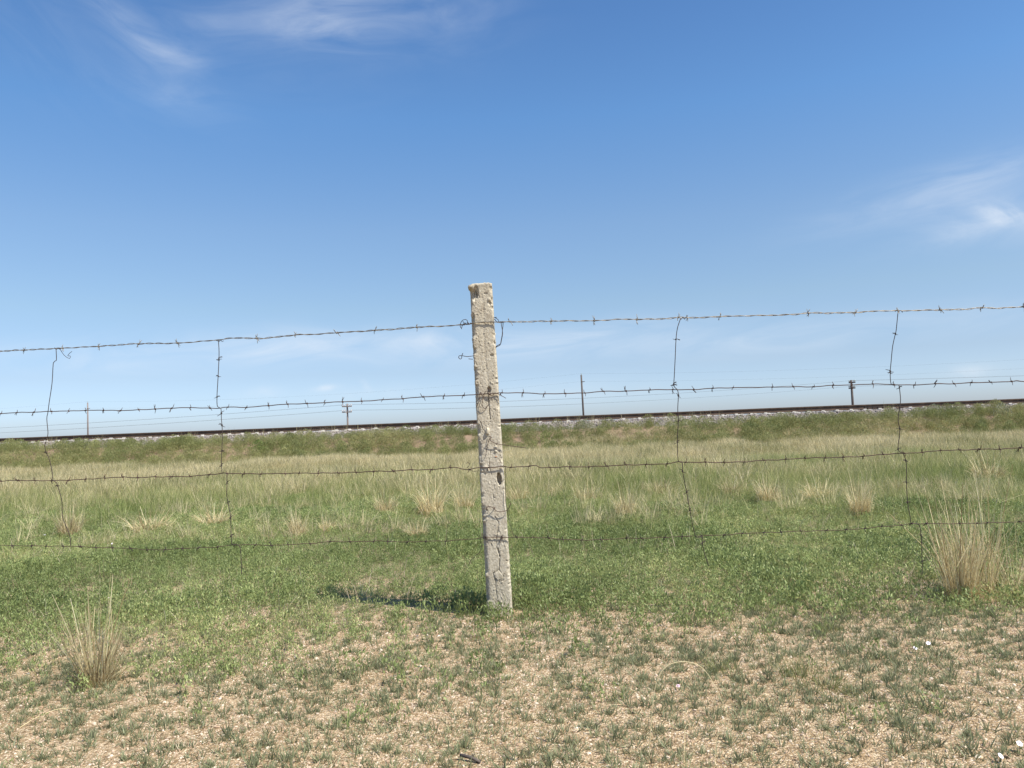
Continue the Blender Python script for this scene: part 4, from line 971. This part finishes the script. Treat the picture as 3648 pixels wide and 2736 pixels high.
for a in ((247, 1917, 105, 1785, 'dry tussock behind the foot of the leftmost stay wire'),
          (532, 1905, 165, 1808, 'broad low dry tussock between the two left stay wires'),
          (763, 1884, 140, 1794, 'dry tussock left of the left barbed stay wire between the two lowest strands'),
          (1064, 1913, 95, 1800, 'thin upright dry tussock just above the lowest strand, right of the left barbed stay wire'),
          (1167, 1897, 70, 1836, 'small short dry tussock midway between left barbed stay wire and post'),
          (1377, 1835, 100, 1730, 'greyish upright tussock left of the big pale tussock by the post'),
          (1538, 1838, 125, 1690, 'tallest pale straw tussock left of the concrete post'),
          (1655, 1823, 95, 1712, 'pale tussock touching the left side of the post'),
          (1484, 1922, 95, 1842, 'low dry tussock on the lowest strand left of the post'),
          (1138, 1740, 48, 1692, 'tiny far tussock under the third strand left of the post'),
          (1844, 1790, 85, 1705, 'dry tussock immediately right of the post behind the hanging wire tail'),
          (1989, 1769, 70, 1706, 'small tussock second to the right of the post'),
          (2092, 1798, 118, 1703, 'wide pale tussock third to the right of the post'),
          (2228, 1850, 95, 1712, 'ragged tall tussock nearest the camera left of the right barbed stay wire'),
          (2360, 1773, 135, 1700, 'wide pale tussock just left of the right barbed stay wire'),
          (2504, 1707, 66, 1668, 'small far tussock right of the right barbed stay wire under the third strand'),
          (2604, 1768, 100, 1688, 'pale drooping tussock second right of the right barbed stay wire'),
          (2739, 1799, 110, 1674, 'white tipped drooping tussock midway between the two right stay wires'),
          (2915, 1789, 135, 1692, 'broad brown tussock left of the rightmost stay wire'),
          (3066, 1845, 105, 1672, 'tall tussock with dark base left of the rightmost stay wire'),
          (3190, 1758, 90, 1684, 'small pale tussock right behind the rightmost stay wire'),
          (3520, 1725, 130, 1604, 'tall pale tussock in the meadow behind the big foreground clump on the right')):
    tussock(*a)
# two big clumps in the foreground
def clump(name, u, v, parts, label):
    p = drop(on_ground(u, v, 0)); p = drop(on_ground(u, v, p.z)); vf = join(*parts)
    o = obj(name, vf[0], vf[1], M['dry'], None, False, {'rnd': vf[2]}); o.location = p; tag(o, label, 'dry grass'); return o
clump('dry_tussock', 345, 2432, [blades(150, (.14, .30), .060, (.05, .50), (.0018, .0034), .25, 5, seed=1201, tipw=.3), blades(26, (.27, .42), .045, (.03, .34), (.0028, .0050), .15, 6, seed=1202, kink=.15, tipw=.4), blades(120, (.07, .17), .07, (.3, 1.3), (.0016, .003), .8, 4, seed=1203), old(blades(90, (.04, .11), .06, (.1, .9), (.0016, .003), .6, 4, seed=1204))],
      'sparse dry grass clump with long straight stalks on the bare soil at lower left')
def shift(vfr, dx, dy): return ([(a + dx, b + dy, c_) for a, b, c_ in vfr[0]], vfr[1], vfr[2])
clump('dry_tussock', 3425, 2138, [blades(230, (.20, .40), .070, (.02, .34), (.0018, .0034), .25, 5, seed=1211, tipw=.3), blades(32, (.40, .62), .065, (.02, .30), (.0028, .0050), .12, 6, seed=1212, kink=.2, tipw=.4), blades(100, (.08, .22), .08, (.4, 1.4), (.0018, .003), .7, 4, seed=1213), old(blades(110, (.06, .17), .075, (.05, .9), (.0018, .003), .6, 4, seed=1218)),
       shift(blades(130, (.28, .48), .075, (.02, .34), (.002, .0036), .3, 5, seed=1214, tipw=.3), .14, .10), shift(blades(22, (.48, .70), .06, (.03, .33), (.0024, .0044), .15, 6, seed=1215, kink=.3, tipw=.4), .19, .10), shift(blades(160, (.08, .24), .11, (.5, 1.45), (.0016, .003), .8, 4, seed=1216), .20, .02),
       shift(blades(45, (.25, .42), .05, (.1, .6), (.002, .0034), .3, 5, seed=1217, tipw=.3), .30, .06)],
      'tall dense dry grass clump on the right in front of the lowest strand')
# wiry green tufts in the foreground
for (u, v, n, h, rr, sd, lb) in ((2570, 2395, 90, .085, .05, 1, 'round wiry green grass tuft on bare soil right of centre'), (2850, 2415, 130, .105, .07, 2, 'larger of two joined wiry green tufts in the right foreground'), (2945, 2462, 120, .095, .07, 3, 'lower right one of two joined wiry green tufts in the right foreground'), (2955, 2250, 70, .10, .05, 4, 'wiry green tuft standing behind the joined pair in the right foreground')):
    p = drop(on_ground(u, v, 0)); p = drop(on_ground(u, v, p.z)); vf = blades(n, (h * .5, h * 1.1), rr, (.1, 1.05), (.0014, .0024), .4, 4, seed=1300 + sd)
    o = obj('green_grass_tuft', vf[0], vf[1], M['wiry'], None, False, {'rnd': vf[2]}); o.location = p; tag(o, lb, 'grass tuft', 'wiry green grass tufts on the soil')
# tall green blades at the foot of the post
for (u, v, sd, n, lb) in ((1700, 2190, 1, 34, 'dark green grass tuft growing against the left foot of the post'), (1800, 2195, 2, 16, 'thin green blades growing in front of the foot of the post'), (1870, 2165, 3, 34, 'green grass tuft growing beside the right foot of the post')):
    p = drop(on_ground(u, v, 0)); p.y = min(p.y, 3.83) if sd == 2 else p.y
    vf = blades(n, (.07, .19), .05, (.05, .55), (.0016, .003), .4, 4, seed=1400 + sd); o = obj('green_grass_tuft', vf[0], vf[1], M['wiry'], None, False, {'rnd': vf[2]}); o.location = drop(p); tag(o, lb, 'grass tuft', 'grass tufts at the foot of the post')

# bent dry stems in the foreground
def stem(pts, label, r=.0013):
    """stalk given as (side, height) steps from its rooted foot"""
    (u, v), st_, yaw = pts; p = drop(on_ground(u, v, 0)); d = Vector((math.cos(yaw), math.sin(yaw), 0))
    path = smooth_path([d * a + Vector((0, 0, h)) for a, h in st_], .008); mb = MB(); k = len(path)
    mb.tube(path, [r * (1 - .55 * i / k) for i in range(k)], 5)
    me = mb.build('dry_grass', M['dry'], None, True); at = me.data.attributes.new('rnd', 'FLOAT', 'POINT'); at.data.foreach_set('value', np.full(len(me.data.vertices), .9, np.float32))
    me.location = p; tag(me, label, 'dry stem', 'bent dry stems in the foreground')
stem(((2310, 2725), [(0, -.01), (.012, .10), (.03, .20), (.06, .245), (.11, .255), (.16, .235), (.20, .17), (.225, .09), (.235, .03)], .12), 'long dry stem arching over the soil right of bottom centre')
stem(((2545, 2735), [(0, -.01), (.004, .03), (.010, .065), (.016, .092)], .1), 'short upright dry stem at the bottom edge right of the arched stem')
stem(((2436, 2725), [(0, -.01), (.004, .05), (.008, .09), (.020, .098), (.026, .08)], .1), 'short hooked dry stem at the bottom under the arched stem')
stem(((540, 2490), [(0, -.01), (-.008, .06), (-.004, .10), (.012, .135)], .1), 'single dry stem right of the dry clump at lower left')
stem(((60, 2590), [(0, -.005), (.05, .02), (.11, .035), (.16, .03)], .55), 'low slanting dry stem near the lower left corner')
p = drop(on_ground(1665, 2718)); mb = MB(); mb.tube([(-.02, .02, .012), (.0, .008, .012), (.018, -.004, .010), (.036, -.02, .007)], [.0045, .005, .0045, .003], 7); mb.tube([(.005, .005, .012), (.022, .012, .016)], [.002, .001], 5)
o = mb.build('twig', M['twig'], None, True); o.location = p; tag(o, 'dark broken twig lying at the bottom edge left of centre', 'twig')

# bindweed flowers
def flower(u, v, s, h, mat, label):
    p = drop(on_ground(u, v, 0)); k = p - EYE
    root = empty('flower', p); tag(root, label, 'flower', 'pale bindweed flowers')
    n = 20; V = [(.0, .0, 0)]; s = s * .62; prof_ = ((.12, .15), (.2, .4), (.45, .62), (.85, .72), (1.0, .68))
    for rr, z in prof_:
        for j in range(n):
            a = 6.2832 * j / n; w_ = 1 + .05 * math.cos(5 * a); V.append((rr * s * w_ * math.cos(a), rr * s * w_ * math.sin(a), z * s * .8))
    F = [(0, 1 + (j + 1) % n, 1 + j) for j in range(n)] + [(1 + i * n + j, 1 + i * n + (j + 1) % n, 1 + (i + 1) * n + (j + 1) % n, 1 + (i + 1) * n + j) for i in range(len(prof_) - 1) for j in range(n)]
    o = obj('petals', V, F, mat, root, True); o.location = (0, 0, h); o.rotation_euler = (R(38), R(random.uniform(-15, 25)), random.uniform(-.4, .4))
    mb = MB(); mb.tube([(0, 0, -.01), (.002, 0, h * .5), (0, 0, h + .002)], .0008, 5); st_ = mb.build('flower_stem', M['wiry'], root)
for a in ((3632, 2680, .0125, .02, M['petal'], 'white bindweed flower nearest the right edge in the bottom right corner'), (3563, 2722, .0125, .015, M['petal'], 'white bindweed flower at the bottom edge, left one of the corner pair'),
          (3308, 2312, .013, .02, M['petal'], 'white flower on the soil below the big dry clump, right one of two'), (3260, 2322, .012, .015, M['petal'], 'pale flower on the soil below the big dry clump, left one of two'),
          (2416, 2455, .010, .012, M['pinkpetal'], 'small pink flower under the arched stem right of centre'), (390, 2150, .012, .03, M['petal'], 'white flower behind the dry clump at lower left'),
          (159, 1925, .016, .05, M['petal'], 'white flower far left in the grass beside the leftmost tussock'), (400, 1958, .013, .05, M['petal'], 'white flower on the lowest strand between the two left stay wires')):
    flower(*a)
